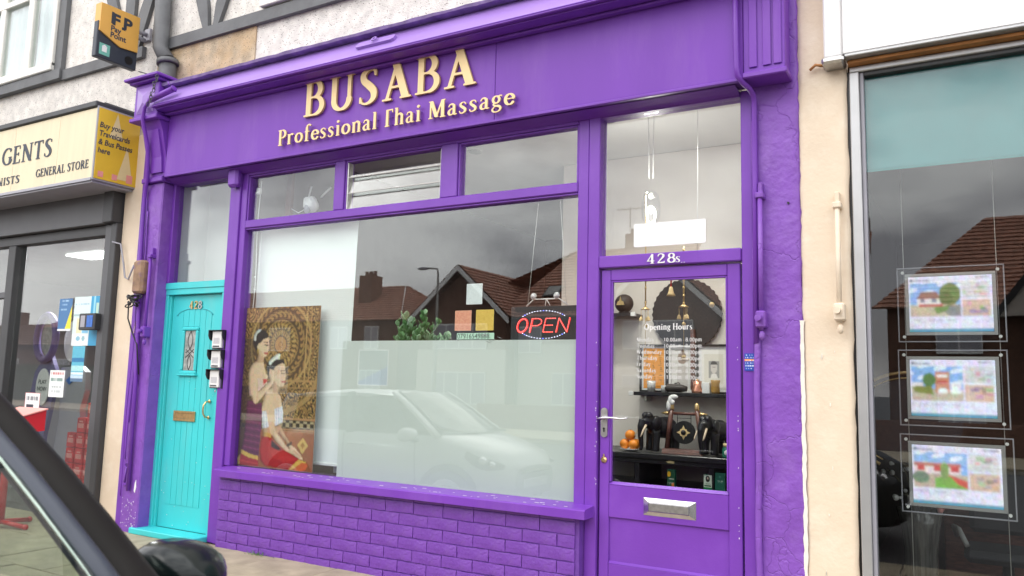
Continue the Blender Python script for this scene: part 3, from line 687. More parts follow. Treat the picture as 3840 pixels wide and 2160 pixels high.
for q in (-1, 1):
    m_ = MB(); m_.prism([(2.2+q*1.75, 3.4), (2.2, 5.8), (2.2, 5.5), (2.2+q*1.75, 3.1)][::q], 'y', -21.82, -21.88); m_.build('bargeboard', 'black_matt', H)
hwin(H, -.9, .3, 2.5, 3.5, -22.38, 2); hwin(H, 1.4, 3.0, 2.4, 3.4, -21.86, 3); hwin(H, -.9, .3, .4, 1.6, -22.38, 3); hwin(H, 1.4, 3.0, .4, 1.6, -22.36, 3)
for i, (x0, x1, lab) in enumerate(((-24, -15, 'low brick garden wall before the gabled houses opposite'), (-13, -6.2, 'low brick garden wall mirrored low in the purple door'), (-3, 8, 'low brick garden wall mirrored in the right shop window'))):
    g_ = MB(); g_.box(x0, x1, -16.2, -16.0, -.1, .62); o = g_.build('garden_wall', 'house_brick_b'); tag(o, lab, 'wall', 'garden walls across the road')
H = thing('added_terrace', 'added dark terrace mirrored in the grey framed shop window', 'house', (-52, -23, -.3))  # terrace added as a dark mass for the newsagent window to reflect
m_ = MB(); m_.box(-66, -33, -23, -31, -.4, 2.9); m_.build('wall', 'house_brick', H)
tile_roof('front_tiles', H, [(-66.4, -22.6, 2.8), (-32.6, -22.6, 2.8), (-34.5, -27, 4.5), (-64.5, -27, 4.5)], 12, 'house_brick')
for k_ in range(6):
    x0 = -63.5+5.4*k_; hwin(H, x0, x0+1.6, .6, 2.0, -22.97, 3)
for k_ in range(3):
    m_ = MB(); m_.box(-60+10.5*k_, -58.6+10.5*k_, -26.6, -27.4, 4.2, 5.4); m_.build('chimney', 'house_brick_b', H)
b = MB(); rr = random.Random(21)  # hedge added to darken the lower reflection in the newsagent window
for i in range(2600): 
    x = rr.uniform(-58, -27); z = rr.uniform(-.1, 1.75); y = -15.8-rr.uniform(0, .8); s = rr.uniform(.05, .12); a_ = rr.uniform(0, 6.28)
    b.add([(x, y, z), (x+s*math.cos(a_), y+.05, z+s*math.sin(a_)), (x-s*math.sin(a_)*.6, y-.03, z+s*math.cos(a_)*.6)], [(0, 1, 2)])
b.box(-58, -27, -16.5, -16.1, -.15, 1.55); tag(b.build('hedge', 'hedge'), 'added dark garden hedge mirrored low in the grey framed shop window', 'hedge', kind='stuff')
# lamp post opposite
lp = thing('street_lamp', 'tall grey street lamp mirrored against the grey sky in the window', 'street lamp', (-16.4, -18.5, -.1))
d = MB(); d.tube([(-16.4, -18.5, -.1), (-16.4, -18.5, 2.0), (-16.4, -18.5, 5.1), (-16.45, -18.5, 5.25), (-16.9, -18.5, 5.3)], [.07, .06, .04, .035, .03], 8); d.build('pole', 'street_grey', lp)
d = MB(); d.ball((-17.05, -18.5, 5.29), (.28, .1, .06)); d.build('lantern', 'grey_light', lp)

# ================================================================== CARS
def make_car(name, label, body, X0, Y0, plate=True):
    """hatchback facing +x; X0,Y0 the middle, on the road"""
    C_ = thing(name, label, 'car', (X0, Y0, RZ)); Z = RZ
    st = [(-1.5, .56, .30, .80), (-1.46, .66, .26, .92), (-1.25, .745, .22, .97), (-.8, .765, .20, .97), (0, .77, .19, .96), (.6, .765, .19, .95), (.85, .755, .20, .94), (1.1, .735, .21, .87), (1.35, .69, .22, .78), (1.52, .58, .24, .69), (1.6, .44, .28, .58)]
    rows = []
    for x, wd, zb, zt in st:
        cr_ = .05 if x > .8 else .02
        half = [(wd*.86, zb), (wd*.96, zb+.08), (wd, zb+(zt-zb)*.45), (wd*.985, zb+(zt-zb)*.72), (wd*.93, zt-.03), (wd*.84, zt+cr_*.35), (wd*.45, zt+cr_*.85)]
        r = [(X0+x, Y0+y, Z+z) for y, z in half]+[(X0+x, Y0, Z+zt+cr_)]+[(X0+x, Y0-y, Z+z) for y, z in half[::-1]]
        rows.append(r)
    m_ = MB(); m_.grid(rows); k = len(rows[0])
    for r in (rows[0], rows[-1]): m_.add(r, [list(range(k))], 0)
    m_.build('body', body, C_)
    # roof
    rf = []
    for x, yw, z in ((-1.42, .56, 1.28), (-1.2, .57, 1.41), (-.6, .58, 1.47), (-.1, .57, 1.475), (.2, .535, 1.45)):
        rf.append([(X0+x, Y0+yw*t, Z+z-.05*abs(t)**3) for t in np.linspace(-1, 1, 11)])
    low = [[(p[0], p[1], p[2]-.045) for p in r] for r in rf]
    m_ = MB(); m_.grid(rf); m_.grid(low); 
    for a_, b_ in ((0, 0), (-1, -1)): m_.grid([rf[a_], low[b_]])
    m_.grid([[r[0] for r in rf], [r[0] for r in low]]); m_.grid([[r[-1] for r in rf], [r[-1] for r in low]]); m_.build('roof', body, C_)
    def bar(nm, p, q, w0, w1, matn, flat=.6):
        m2 = MB(); mid = [(X0+p[0]+(q[0]-p[0])*t, Y0+p[1]+(q[1]-p[1])*t, Z+p[2]+(q[2]-p[2])*t+.02*math.sin(PI*t)) for t in np.linspace(0, 1, 7)]
        m2.tube(mid, list(np.linspace(w0, w1, 7)), 10, flat=flat); return m2.build(nm, matn, C_)
    for s in (1, -1):
        bar('windscreen_pillar', (.85, s*.68, .93), (.2, s*.53, 1.44), .05, .045, body)
        tr = bar('pillar_trim', (.845, s*.625, .955), (.205, s*.485, 1.45), .016, .014, 'car_trim', 1.)
        bar('pillar_strip', (.83, s*.585, .975), (.215, s*.45, 1.452), .007, .006, 'chrome', 1.); bar('rubber_seal', (.836, s*.606, .965), (.21, s*.468, 1.451), .026, .022, 'sign_navy', 1.)
        bar('door_pillar', (-.25, s*.70, .93), (-.35, s*.565, 1.43), .055, .05, 'car_trim')
        bar('rear_pillar', (-1.22, s*.69, .93), (-1.2, s*.56, 1.38), .13, .09, body)
        a_, b_, c_, d_ = (.80, s*.685, .95), (.17, s*.55, 1.40), (-.33, s*.57, 1.41), (-.24, s*.705, .95)
        q = MB(); f3 = lambda p: (X0+p[0], Y0+p[1], Z+p[2]); q.quad(*map(f3, (a_, b_, c_, d_))); q.build('side_window', 'car_glass' if body == 'car_dark' else 'tint_glass', C_)
        q = MB(); q.quad(*map(f3, ((-.26, s*.705, .95), (-.36, s*.57, 1.41), (-1.12, s*.565, 1.37), (-1.18, s*.70, .95)))); q.build('side_window', 'tint_glass', C_)
        # mirror: shell, glass, arm
        mm = MB(); mx_, my_, mz_ = X0+.60, Y0+s*.875, Z+.962
        rings = []
        for t, rx, rz_ in ((-.055, .084, .068), (-.03, .094, .08), (.02, .096, .079), (.06, .086, .068), (.09, .06, .048), (.106, .03, .024), (.11, .01, .008)):
            rings.append([(mx_+t, my_+rx*math.copysign(abs(math.cos(a))**.75, math.cos(a)), mz_+rz_*math.copysign(abs(math.sin(a))**.75, math.sin(a))-.012*math.cos(a)*s) for a in np.linspace(0, 2*PI, 24, endpoint=False)])
        mm.grid(rings, closed=True); mm.add(rings[-1], [list(range(24))]); mo = mm.build('door_mirror', body if body == 'car_white' else 'mirror_black', C_)
        g_ = MB(); g_.add([(p[0]-.002, p[1], p[2]) for p in rings[0]], [list(range(24))]); g_.build('mirror_glass', 'chrome', mo)
        g_ = MB(); g_.tube([(mx_+.01, my_-s*.08, mz_-.07), (mx_+.02, my_-s*.17, mz_-.075), (mx_+.05, my_-s*.2, mz_-.09)], .028, 8); g_.build('mirror_arm', 'car_trim', mo)
        dl = MB()
        for x in (.62, -.3, -1.12): dl.tube([(X0+x, Y0+s*.745, Z+.93), (X0+x+.01, Y0+s*.772, Z+.7), (X0+x+.02, Y0+s*.762, Z+.38)], .005, 5)
        dl.tube([(X0+.62, Y0+s*.762, Z+.38), (X0-1.1, Y0+s*.765, Z+.38)], .005, 5); dl.build('door_seam', 'car_trim', C_)
        dl = MB(); dl.tube([(X0-.22, Y0+s*.775, Z+.80), (X0-.12, Y0+s*.79, Z+.805), (X0-.02, Y0+s*.775, Z+.80)], .012, 6); dl.build('door_handle', 'steel', C_)
        # lamps
        hl = MB(); P = []
        for u in np.linspace(0, 1, 9):
            x = 1.16+.36*u; wy = np.interp(x, [s_[0] for s_ in st], [s_[1] for s_ in st]); zt = np.interp(x, [s_[0] for s_ in st], [s_[3] for s_ in st])
            hgt = .05+.10*math.sin(PI*min(1, u*.9+.12)); P.append([(X0+x+.012, Y0+s*(wy*.90+.0), Z+zt-.03), (X0+x+.03, Y0+s*(wy*.99), Z+zt-.03-hgt*.5), (X0+x+.022, Y0+s*(wy*1.0), Z+zt-.03-hgt)])
        hl.grid(P); ho = hl.build('headlight', 'black_plastic', C_)
        g_ = MB(); g_.ball((X0+1.36, Y0+s*.665, Z+.70), .05); g_.ball((X0+1.44, Y0+s*.62, Z+.66), .04); g_.build('reflector', 'chrome', ho)
        tl = MB(); tl.ball((X0-1.44, Y0+s*.64, Z+.86), (.05, .06, .13)); tl.build('rear_lamp', 'tail', C_)
        for x in (1.02, -1.05):
            wr = MB(); wr.lathe([(.33, -.006), (.34, .004), (.325, .008)], (X0+x, Y0+s*.755, Z+.31), 26, axis='y' if s < 0 else 'y'); wr.build('wheel_arch', 'car_trim', C_)
            ty = MB(); ty.lathe([(.2, -.085), (.275, -.085), (.285, -.06), (.285, .06), (.275, .085), (.2, .085)], (X0+x, Y0+s*.70, Z+.286), 26, axis='y'); to = ty.build('tyre', 'rubber', C_)
            ri = MB(); ri.lathe([(.205, -.08), (.17, -.095), (.06, -.07), (.05, -.1)] if s > 0 else [(.205, .08), (.17, .095), (.06, .07), (.05, .1)], (X0+x, Y0+s*.70, Z+.286), 20, axis='y'); ri.build('rim', 'steel', to)
    q = MB(); f3 = lambda p: (X0+p[0], Y0+p[1], Z+p[2])
    lo = [f3((.86+.10*(1-t*t), .64*t, .955+.02*(1-t*t))) for t in np.linspace(-1, 1, 9)]; hi = [f3((.21+.07*(1-t*t), .51*t, 1.44+.012*(1-t*t))) for t in np.linspace(-1, 1, 9)]
    mid = [tuple((np.array(a)+np.array(b))/2+np.array((.02, 0, .012))) for a, b in zip(lo, hi)]
    q.grid([lo, mid, hi]); q.build('windscreen', 'car_glass' if body == 'car_dark' else 'tint_glass', C_)
    q = MB(); q.quad(*map(f3, ((-1.44, -.56, .95), (-1.44, .56, .95), (-1.3, .5, 1.33), (-1.3, -.5, 1.33)))); q.build('rear_window', 'dark_glass', C_)
    q = MB()
    for y0 in (-.35, .3): q.tube([f3((.95, y0-.25, .975)), f3((.88, y0+.05, .995)), f3((.80, y0+.3, 1.02))], .012, 6)
    q.build('wiper', 'car_trim', C_)
    q = MB(); q.prism([(.55, .95), (.82, .955), (.80, .985), (.5, 1.0)], 'y', -.6, .6); q.v = [(v[0]+X0, v[1]+Y0, v[2]+Z) for v in q.v]; q.build('dashboard', 'seat', C_)
    q = MB(); q.tube([f3((.42+.05*math.sin(a), -.32+.17*math.cos(a), 1.0+.15*math.sin(a))) for a in np.linspace(0, 2*PI, 20, endpoint=False)], .014, 6, close=True); q.build('steering_wheel', 'car_trim', C_)
    for s in (1, -1):
        q = MB(); q.prism([(-.12, .9), (-.02, .92), (-.16, 1.2), (-.24, 1.19)], 'y', s*.33-.2, s*.33+.2); q.v = [(v[0]+X0, v[1]+Y0, v[2]+Z) for v in q.v]; q.ball(f3((-.24, s*.33, 1.27)), (.045, .12, .075)); q.build('seat', 'seat', C_)
    q = MB(); q.tube([f3((1.58, -.3, .56)), f3((1.615, 0, .57)), f3((1.58, .3, .56))], .045, 8, flat=.5); q.build('grille', 'car_trim', C_)
    q = MB(); q.box(X0+1.6, X0+1.615, Y0-.26, Y0+.26, Z+.38, Z+.48, .004); q.build('number_plate', 'paper', C_)
    return C_
make_car('hatchback_car', 'dark car in the foreground with black door mirror and sloping windscreen pillar', 'car_dark', -2.15, -3.98)
make_car('hatchback_car', 'pale silver hatchback mirrored in the frosted lower window', 'car_white', -5.78, -3.13).scale = (1.08, .95, .88)

# ================================================================== PURPLE SHOP FRONT
S = thing('massage_shop', 'purple painted shop front with gold letters, a frosted window and a glazed door', 'shop', (-3.4, 0, 0))
def P(name, mb, m_='purple', par=None): return mb.build(name, m_, par or S)
def bx(name, x0, x1, y0, y1, z0, z1, c=.004, m_='purple', par=None):
    b = MB(); b.box(x0, x1, y0, y1, z0, z1, c); return P(name, b, m_, par)
# fascia
fa = bx('fascia_board', -5.875, -2.6, -.135, .04, 2.935, 3.53, .003, 'purple_gloss')
bx('fascia_board', -2.598, -1.015, -.1345, .04, 2.935, 3.53, .003, 'purple_gloss')
b = MB(); b.box(-5.875, -1.0, -.142, -.11, 2.918, 2.936, .004); P('fascia_bead', b)
# panelled right end of the fascia
b = MB(); b.box(-1.012, -.795, -.14, .04, 2.955, 3.9, .004)
P('fascia_end', b, 'purple_gloss')
for i, x in enumerate((-.958, -.885, -.83)):
    bx('end_batten', x-.025+.002, x+.02, -.15, -.141, 2.98, 3.9, .003, 'purple_gloss')
b = MB(); b.box(-1.014, -.782, -.165, .02, 2.92, 2.953, .006); P('end_moulding', b)
# cornice: leaning board, drip edge, mouldings
b = MB(); b.prism([(-.295, 3.510), (-.16, 3.688), (-.14, 3.688), (-.14, 3.510)], 'x', -5.88, -.80); P('cornice_board', b, 'purple_skylit')
b = MB(); b.box(-5.90, -.79, -.302, -.15, 3.485, 3.499, .005); b.box(-5.90, -.79, -.297, -.15, 3.502, 3.5095, .002); P('cornice_moulding', b)
b = MB(); b.prism([(-.27, 3.474), (-.27, 3.484), (-.145, 3.484), (-.145, 3.47)], 'x', -5.88, -.8); b.box(-5.88, -.8, -.185, -.137, 3.452, 3.469, .005); P('cornice_bed', b)
b = MB(); n = 60; xs = np.linspace(-5.9, -.8, n)
rows = [[(x, yy, zz+random.uniform(-.004, .004)) for x in xs] for yy, zz in ((-.15, 3.690), (-.225, 3.694), (-.23, 3.716), (-.16, 3.735), (.09, 3.775))]
b.grid(rows, sm=False); P('drip_flashing', b, 'lead')
# steel cover plate with ring on the leaning board
cp = MB(); q = Vector((0, -.2275-.008, 3.599+.006)); nn = Vector((0, -.797, .604)); uu = Vector((0, .604, .797))
for a0, a1 in ((-3.70, -3.36),):
    pts = [(a0, -.02), (a0+.02, -.034), (a1-.02, -.034), (a1, -.02), (a1, .02), (a1-.02, .034), (a0+.02, .034), (a0, .02)]
    f_ = [tuple(Vector((x, q.y, q.z))+uu*t+nn*.012) for x, t in pts]; k_ = [tuple(Vector((x, q.y, q.z))+uu*t-nn*.02) for x, t in pts]
    cp.add(f_+k_, [list(range(8))]+[(i, (i+1) % 8, 8+(i+1) % 8, 8+i) for i in range(8)])
c0 = Vector((-3.53, q.y, q.z))+nn*.02
cp.tube([tuple(c0+Vector((.018*math.cos(a), 0, 0))+uu*(.02*math.sin(a))+nn*.008) for a in np.linspace(0, 2*PI, 14, endpoint=False)], .006, 6, close=True); P('cover_plate', cp, 'purple_skylit')
# console block and tapered bracket at the left end
b = MB(); b.box(-6.20, -5.885, -.25, .08, 3.44, 3.735, .006)
b.box(-6.225, -5.86, -.275, .08, 3.405+.0, 3.438, .006); P('console_block', b)
b = MB(); xa, xb, za, zb, yf = -6.165, -5.935, 3.475, 3.70, -.252
b.add([(xa, yf, za), (xb, yf, za), (xb, yf, zb), (xa, yf, zb), (-6.05, yf-.03, 3.56), (-6.05, yf-.03, 3.615)], [(0, 1, 4), (1, 2, 5, 4), (2, 3, 5), (3, 0, 4, 5)]); P('console_pyramid', b, 'purple_skylit')
b = MB(); b.box(-6.24, -5.85, -.29, .1, 3.737, 3.757, .005); b.box(-6.27, -5.82, -.325, .1, 3.759, 3.785, .006); P('console_cap', b)
b = MB(); b.prism([(-.225, 3.404), (-.19, 3.33), (-.135, 3.1), (-.12, 2.94), (.06, 2.94), (.06, 3.404)], 'x', -6.14, -5.88); P('console_bracket', b)
b = MB(); b.prism([(-.208, 3.33), (-.155, 3.1), (-.142, 2.97), (-.12, 2.97), (-.12, 3.33)], 'x', -6.07, -5.915); P('bracket_panel', b)
b = MB(); b.box(-6.19, -5.915, -.135, .06, 2.895, 2.938, .006); P('capital', b)
# pilasters
b = MB(); b.box(-6.16, -5.935, -.10, .06, -.06, 2.894, .01); P('left_pilaster', b, 'purple_render')
b = MB(); b.box(-6.29, -6.162, -.055, .06, -.06, 3.40, .008); P('edge_strip', b)
def rough_wall(name, x0, x1, z0, z1, y, dep, m_, amp=.006, nx=14, nz=110, par=None):
    b = MB(); rows = []
    for z in np.linspace(z0, z1, nz):
        r = []
        for i, x in enumerate(np.linspace(x0, x1, nx)):
            e_ = (i == 0 or i == nx-1)
            r.append((x+(random.uniform(-.004, .004) if e_ else 0), y-amp*mnoise.noise(Vector((x*5, 3.1, z*5)))-amp*.5*mnoise.noise(Vector((x*17, 1., z*17)))+(.006 if e_ else 0), z))
        rows.append([(r[0][0], y+dep, z)]+r+[(r[-1][0], y+dep, z)])
    b.grid(rows); return b.build(name, m_, par or S)
rough_wall('right_pilaster', -1.00, -.755, -.08, 4.2, -.004, .1, 'purple_render')
# hole and chips
b = MB(); b.lathe([(.006, -.0), (.006, .012)], (-.815, -.001, 2.25), 10, axis='y'); P('drill_hole', b, 'black')
# frames: uprights
bx('corner_post', -5.934, -5.902, .0, .09, 2.03, 2.92)
for x0, x1, y in ((-5.205, -5.13, -.0), (-5.128, -5.075, -.012), (-5.073, -5.01, .004)):
    bx('mullion', x0, x1, y, .11, -.03 if x1 < -5.07 else .565, 2.915)
b = MB(); b.box(-5.17, -5.055, -.075, -.013, 2.775, 2.925, .018); P('mullion_block', b)
bx('window_post', -2.062, -1.99, .004, .11, -.06, 2.915); bx('window_post', -1.988, -1.915, 0, .11, -.06, 2.915)
bx('door_post', -1.066, -1.004, .002, .11, -.06, 2.915)
# head rails
bx('head_rail', -5.901, -5.207, .004, .11, 2.885, 2.917); bx('head_rail', -5.008, -2.064, .004, .11, 2.872, 2.917); bx('head_rail', -1.913, -1.068, .004, .11, 2.885, 2.917)
b = MB(); b.prism([(-.1, 2.917), (.0, 2.917), (.0, 2.86+.03), (-.03, 2.89+.01)], 'x', -5.93, -1.07); P('soffit_moulding', b)
# transom rail and small mullions of the upper lights
bx('transom_rail', -5.008, -2.064, .0, .11, 2.437, 2.500, .006)
b = MB(); b.box(-5.008, -2.064, .012, .1, 2.424, 2.4365, .003); P('transom_bead', b)
bx('light_mullion', -4.072, -3.978, .002, .11, 2.501, 2.871); bx('light_mullion', -3.10, -2.967, .002, .11, 2.501, 2.871)
for x0, x1 in ((-5.008, -4.073), (-3.977, -3.101), (-2.966, -2.064)):
    b = MB()
    for q in ((x0, x0+.014, 2.502, 2.87), (x1-.014, x1, 2.502, 2.87), (x0+.0145, x1-.0145, 2.858, 2.87)): b.box(q[0], q[1], .014, .08, q[2], q[3], .003)
    P('glazing_bead', b)
def pane(x0, x1, z0, z1, y=.046, m_='pane_glass', par=None, th=.006):
    b = MB(); b.box(x0, x1, y, y+th, z0, z1); return P('pane', b, m_, par)
pane(-5.901, -5.207, 2.03, 2.884); pane(-5.007, -2.065, .552, 2.423)
pane(-4.994, -4.087, 2.501, 2.857); pane(-2.952, -2.078, 2.501, 2.857); pane(-1.912, -1.069, 2.03, 2.884)
# louvre light: three tilted glass blades in clips
lv = bx('louvre_frame', -3.977, -3.955, .02, .075, 2.502, 2.857, .003, 'steel'); bx('louvre_frame', -3.122, -3.102, .02, .075, 2.502, 2.857, .003, 'steel')
for i in range(3):
    z0 = 2.505+.118*i; b = MB(); b.prism([(.030, z0), (.036, z0), (.062, z0+.124), (.056, z0+.124)], 'x', -3.954, -3.123); P('louvre_blade', b, 'pane_glass')
    if i: e_ = MB(); e_.box(-3.954, -3.123, .022, .030, z0-.004, z0+.002); P('blade_edge', e_, 'wire')
# sill and brick stall riser
b = MB(); b.prism([(-.125, .498), (-.125, .545), (-.115, .552), (.04, .566), (.04, .498)], 'x', -5.04, -1.93); si = P('window_sill', b, 'purple_gloss')
b = MB()
for i in range(46):
    x = random.uniform(-4.9, -2.05); y = random.uniform(-.10, .0); zz = .5535+(y+.115)*.0903; l = random.uniform(.006, .035)
    b.box(x, x+l, y, y+random.uniform(.003, .008), zz, zz+.0012)
tag(P('paint_chip', b, 'white', si), kind='stuff')
ri = MB(); ri.box(-5.035, -1.993, -.052, .1, -.07, .497); rw = P('stall_riser', ri, 'purple_mortar')
var_ = []
def brick_mesh(L_, H_):
    b = MB(); nx, nz = 5, 3; j = lambda: random.uniform(-.0022, .0022)
    fr = [[(L_*i/nx+(j() if 0 < i < nx else j()*.6), -.0105+j()*.9+(.003 if i in (0, nx) or k_ in (0, nz) else 0), H_*k_/nz+j()) for i in range(nx+1)] for k_ in range(nz+1)]
    b.grid(fr, sm=True); o = 0
    per = [fr[0][i] for i in range(nx+1)]+[fr[k_][nx] for k_ in range(1, nz+1)]+[fr[nz][i] for i in range(nx-1, -1, -1)]+[fr[k_][0] for k_ in range(nz-1, 0, -1)]
    b.grid([per, [(p[0], .01, p[2]) for p in per]], sm=False, closed=True)
    return b.mesh('brick', 'purple_brick')
BR = [brick_mesh(.2265, .0695) for _ in range(6)]; BH = [brick_mesh(.110, .0695) for _ in range(3)]; HALF = [brick_mesh(.2265, .022) for _ in range(2)]
z = .497-.0215-.004; row = 0
x = -5.03
while x < -2.2: place('brick', HALF[row % 2], rw, (x, -.052, .4725)); x += .232; row += 1
for r_ in range(7):
    z = .4725-.006-.0695-r_*.0755; x = -5.03
    if r_ % 2: place('brick', BH[r_ % 3], rw, (x, -.052, z)); x += .116
    while x < -2.0:
        if x+.224 > -1.99:
            if x+.108 < -1.985: place('brick', BH[(r_+1) % 3], rw, (x, -.052, z))
            break
        place('brick', random.choice(BR), rw, (x, -.052+random.uniform(-.0015, .0015), z+random.uniform(-.001, .001)), (0, random.uniform(-.004, .004), 0)); x += .232

# ---- glazed purple door
dr = bx('front_door', -1.905, -1.845, .022, .07, .0, 1.945, .004)          # left stile carries the rest
def dp_(name, *a, **k): return bx(name, *a, par=dr, **k)
dp_('door_stile', -1.152, -1.08, .022, .07, .0, 1.945); dp_('door_rail', -1.844, -1.153, .022, .07, 1.878, 1.945)
dp_('door_rail', -1.844, -1.153, .022, .07, .505, .692); dp_('door_rail', -1.844, -1.153, .022, .07, .0, .25)
dp_('door_panel', -1.844, -1.153, .036, .062, .251, .504, c=0)
b = MB(); b.prism([(.022, .25), (.036, .262), (.036, .25)], 'x', -1.843, -1.154); P('panel_bead', b, 'purple', dr)
b = MB(); b.prism([(.020, .692), (.05, .706), (.05, .692)], 'x', -1.843, -1.154); b.box(-1.8435, -1.834, .026, .05, .7065, 1.877, .002); b.box(-1.163, -1.1535, .026, .05, .7065, 1.877, .002); b.box(-1.833, -1.164, .026, .05, 1.868, 1.877, .002); P('glass_bead', b, 'purple', dr)
pane(-1.8435, -1.1535, .6925, 1.8775, .052, par=dr)
hb = MB(); hb.prism([(-1.895+.021*math.cos(a)+.02, (1.107 if math.sin(a) >= 0 else .978)+.021*math.sin(a)) for a in np.linspace(0, 2*PI, 24, endpoint=False)], 'y', .013, .0215)
h_ = P('handle_plate', hb, 'steel', dr)
hb = MB(); hb.tube([(-1.878, .013, 1.068), (-1.878, -.03, 1.068)], .011, 10); hb.tube([(-1.895, -.034, 1.066), (-1.86, -.038, 1.072), (-1.80, -.04, 1.074), (-1.75, -.036, 1.069), (-1.71, -.03, 1.076)], [.009, .0105, .0095, .0085, .006], 10, flat=.7); P('lever_handle', hb, 'chrome', dr)
hb = MB(); hb.lathe([(.006, 0), (.006, .003)], (-1.875, .0125, 1.008), 10, axis='y'); hb.box(-1.878, -1.872, .0095, .0125, .988, 1.006); P('keyhole', hb, 'black', dr)
hb = MB(); hb.lathe([(.019, 0), (.018, .006), (.011, .008), (.010, .014)], (-1.876, .022, .828), 18, axis='y'); hb.box(-1.880, -1.872, .012, .0215, .842, .862, .003); P('lock_cylinder', hb, 'brass', dr)
lb = MB(); lx0, lx1, lz0, lz1 = -1.632, -1.330, .540, .636
def frame_ring(b, x0, x1, z0, z1, w_, y0, y1, c=.004):
    b.box(x0, x1, y0, y1, z1-w_, z1, c); b.box(x0, x1, y0, y1, z0, z0+w_, c); b.box(x0, x0+w_, y0, y1, z0+w_+.0005, z1-w_-.0005, c); b.box(x1-w_, x1, y0, y1, z0+w_+.0005, z1-w_-.0005, c)
lb.add([(lx0, .0215, lz0), (lx1, .0215, lz0), (lx1, .0215, lz1), (lx0, .0215, lz1), (lx0+.034, .004, lz0+.024), (lx1-.034, .004, lz0+.024), (lx1-.034, .004, lz1-.022), (lx0+.034, .004, lz1-.022)], [(0, 1, 5, 4), (1, 2, 6, 5), (2, 3, 7, 6), (3, 0, 4, 7)])
lo_ = P('letterbox', lb, 'chrome', dr)
lb = MB(); lb.box(lx0+.036, lx1-.036, .0, .012, lz0+.026, lz1-.024, .003); P('letterbox_flap', lb, 'steel', lo_)
bx('door_head', -1.914, -1.068, -.004, .1, 1.953, 2.026, .006)
bx('door_step', -1.93, -1.0, -.02, .14, -.06, -.004, .004, 'kerb')
# chipped paint marks along the post
b = MB()
for i in range(26): x = random.choice((-1.925, -1.918, -1.1)); z = random.uniform(.35, 1.6); b.box(x, x+random.uniform(.002, .005), -.0022 if x < -1.5 else .0195, .001 if x < -1.5 else .0225, z, z+random.uniform(.002, .008))
tag(P('paint_chip', b, 'white'), kind='stuff')

b = MB(); rr = random.Random(12)
for i in range(46):
    x = rr.uniform(-6.15, -5.95); z = abs(rr.gauss(0, .18))+.0; s = rr.uniform(.002, .006); b.box(x, x+s, -.1025, -.095, z, z+s*rr.uniform(.8, 2))
b.prism([(-6.0, .30), (-5.985, .285), (-5.975, .33), (-5.982, .39), (-5.995, .36)], 'y', -.1028, -.095); tag(P('paint_chip', b, 'paper'), kind='stuff')
# ---- turquoise flat door
td = thing('flat_door', 'turquoise boarded front door with brass letter plate and small leaded window', 'door', (-5.58, .02, 0))
def tp(name, mb, m_='teal', par=None): return mb.build(name, m_, par or td)
def tx(name, x0, x1, y0, y1, z0, z1, c=.003, m_='teal', par=None): b = MB(); b.box(x0, x1, y0, y1, z0, z1, c); return tp(name, b, m_, par)
tx('frame_post', -6.0, -5.905, .012, .10, .0, 1.927); tx('frame_post', -5.235, -5.206, .012, .10, .0, 1.927); tx('frame_head', -6.0, -5.206, .010, .10, 1.928, 2.027)
tx('frame_stop', -5.904, -5.888, .03, .1, .0, 1.926); b = MB(); b.box(-6.005, -5.206, .002, .011, 1.975, 2.03, .004); tp('head_trim', b)
tx('door_leaf', -5.884, -5.238, .052, .09, .012, 1.922, .003)
arch = lambda x: 1.735+.07*math.sqrt(max(0, 1-((x+5.594)/.225)**2))
xs_ = [-5.805+.0703*i for i in range(7)]
for i in range(6):
    x0, x1 = xs_[i]+.0022, xs_[i+1]-.0022
    segs = [(.205, None)] if not 1 <= i <= 3 else [(.205, 1.255), (1.66, None)]
    for za, zb in segs:
        top = [(x1, arch(x1)), ((x0+x1)/2, arch((x0+x1)/2)), (x0, arch(x0))] if zb is None else [(x1, zb), (x0, zb)]
        b = MB(); b.prism([(x0, za), (x1, za)]+top, 'y', .048, .0519); tp('plank', b)
b = MB(); b.tube([(x, .0505, arch(x)+.006) for x in np.linspace(-5.815, -5.373, 20)], .005, 6); tp('arch_bead', b, 'teal_groove')
gf = MB(); frame_ring(gf, -5.722, -5.522, 1.262, 1.655, .03, .030, .051, .008); go = tp('glazing_frame', gf)
gb = MB(); gb.box(-5.735, -5.51, .022, .05, 1.25, 1.266, .004); tp('glazing_ledge', gb, 'teal', go)
gp = MB(); gp.box(-5.690, -5.554, .046, .0475, 1.295, 1.625); tp('pane', gp, 'frost', go)
gl_ = MB()
for s in (1, -1):
    gl_.tube([(-5.622+s*(.0+.03*math.sin(PI*t)), .0445, 1.62-.15*t) for t in np.linspace(0, 1, 9)], .003, 5); gl_.tube([(-5.622+s*.05*(1-t), .0445, 1.44+.03*t) for t in (0, 1)], .003, 5)
    gl_.tube([(-5.622+s*(.05-.1*t), .0445, 1.47-.07*t) for t in (0, 1)], .003, 5); gl_.tube([(-5.622+s*.022*math.sin(PI*t), .0445, 1.42-.12*t) for t in np.linspace(0, 1, 7)], .003, 5)
tp('leaded_cames', gl_, 'lead_came', go)
lb = MB(); frame_ring(lb, -5.762, -5.494, .878, .962, .02, .036, .047, .003); lo = tp('letter_plate', lb, 'brass')
lb = MB(); lb.box(-5.741, -5.515, .040, .046, .899, .941, .002); tp('letter_flap', lb, 'brass', lo)
hd_ = MB(); hd_.tube([(-5.335, .048, 1.05), (-5.335, .01, 1.045), (-5.342, -.004, 1.02), (-5.345, -.006, .985), (-5.342, -.004, .95), (-5.335, .01, .925), (-5.335, .048, .92)], .007, 8); hd_.ball((-5.335, .042, 1.05), (.015, .006, .015), 10); hd_.ball((-5.335, .042, .92), (.015, .006, .015), 10); tp('pull_handle', hd_, 'brass')
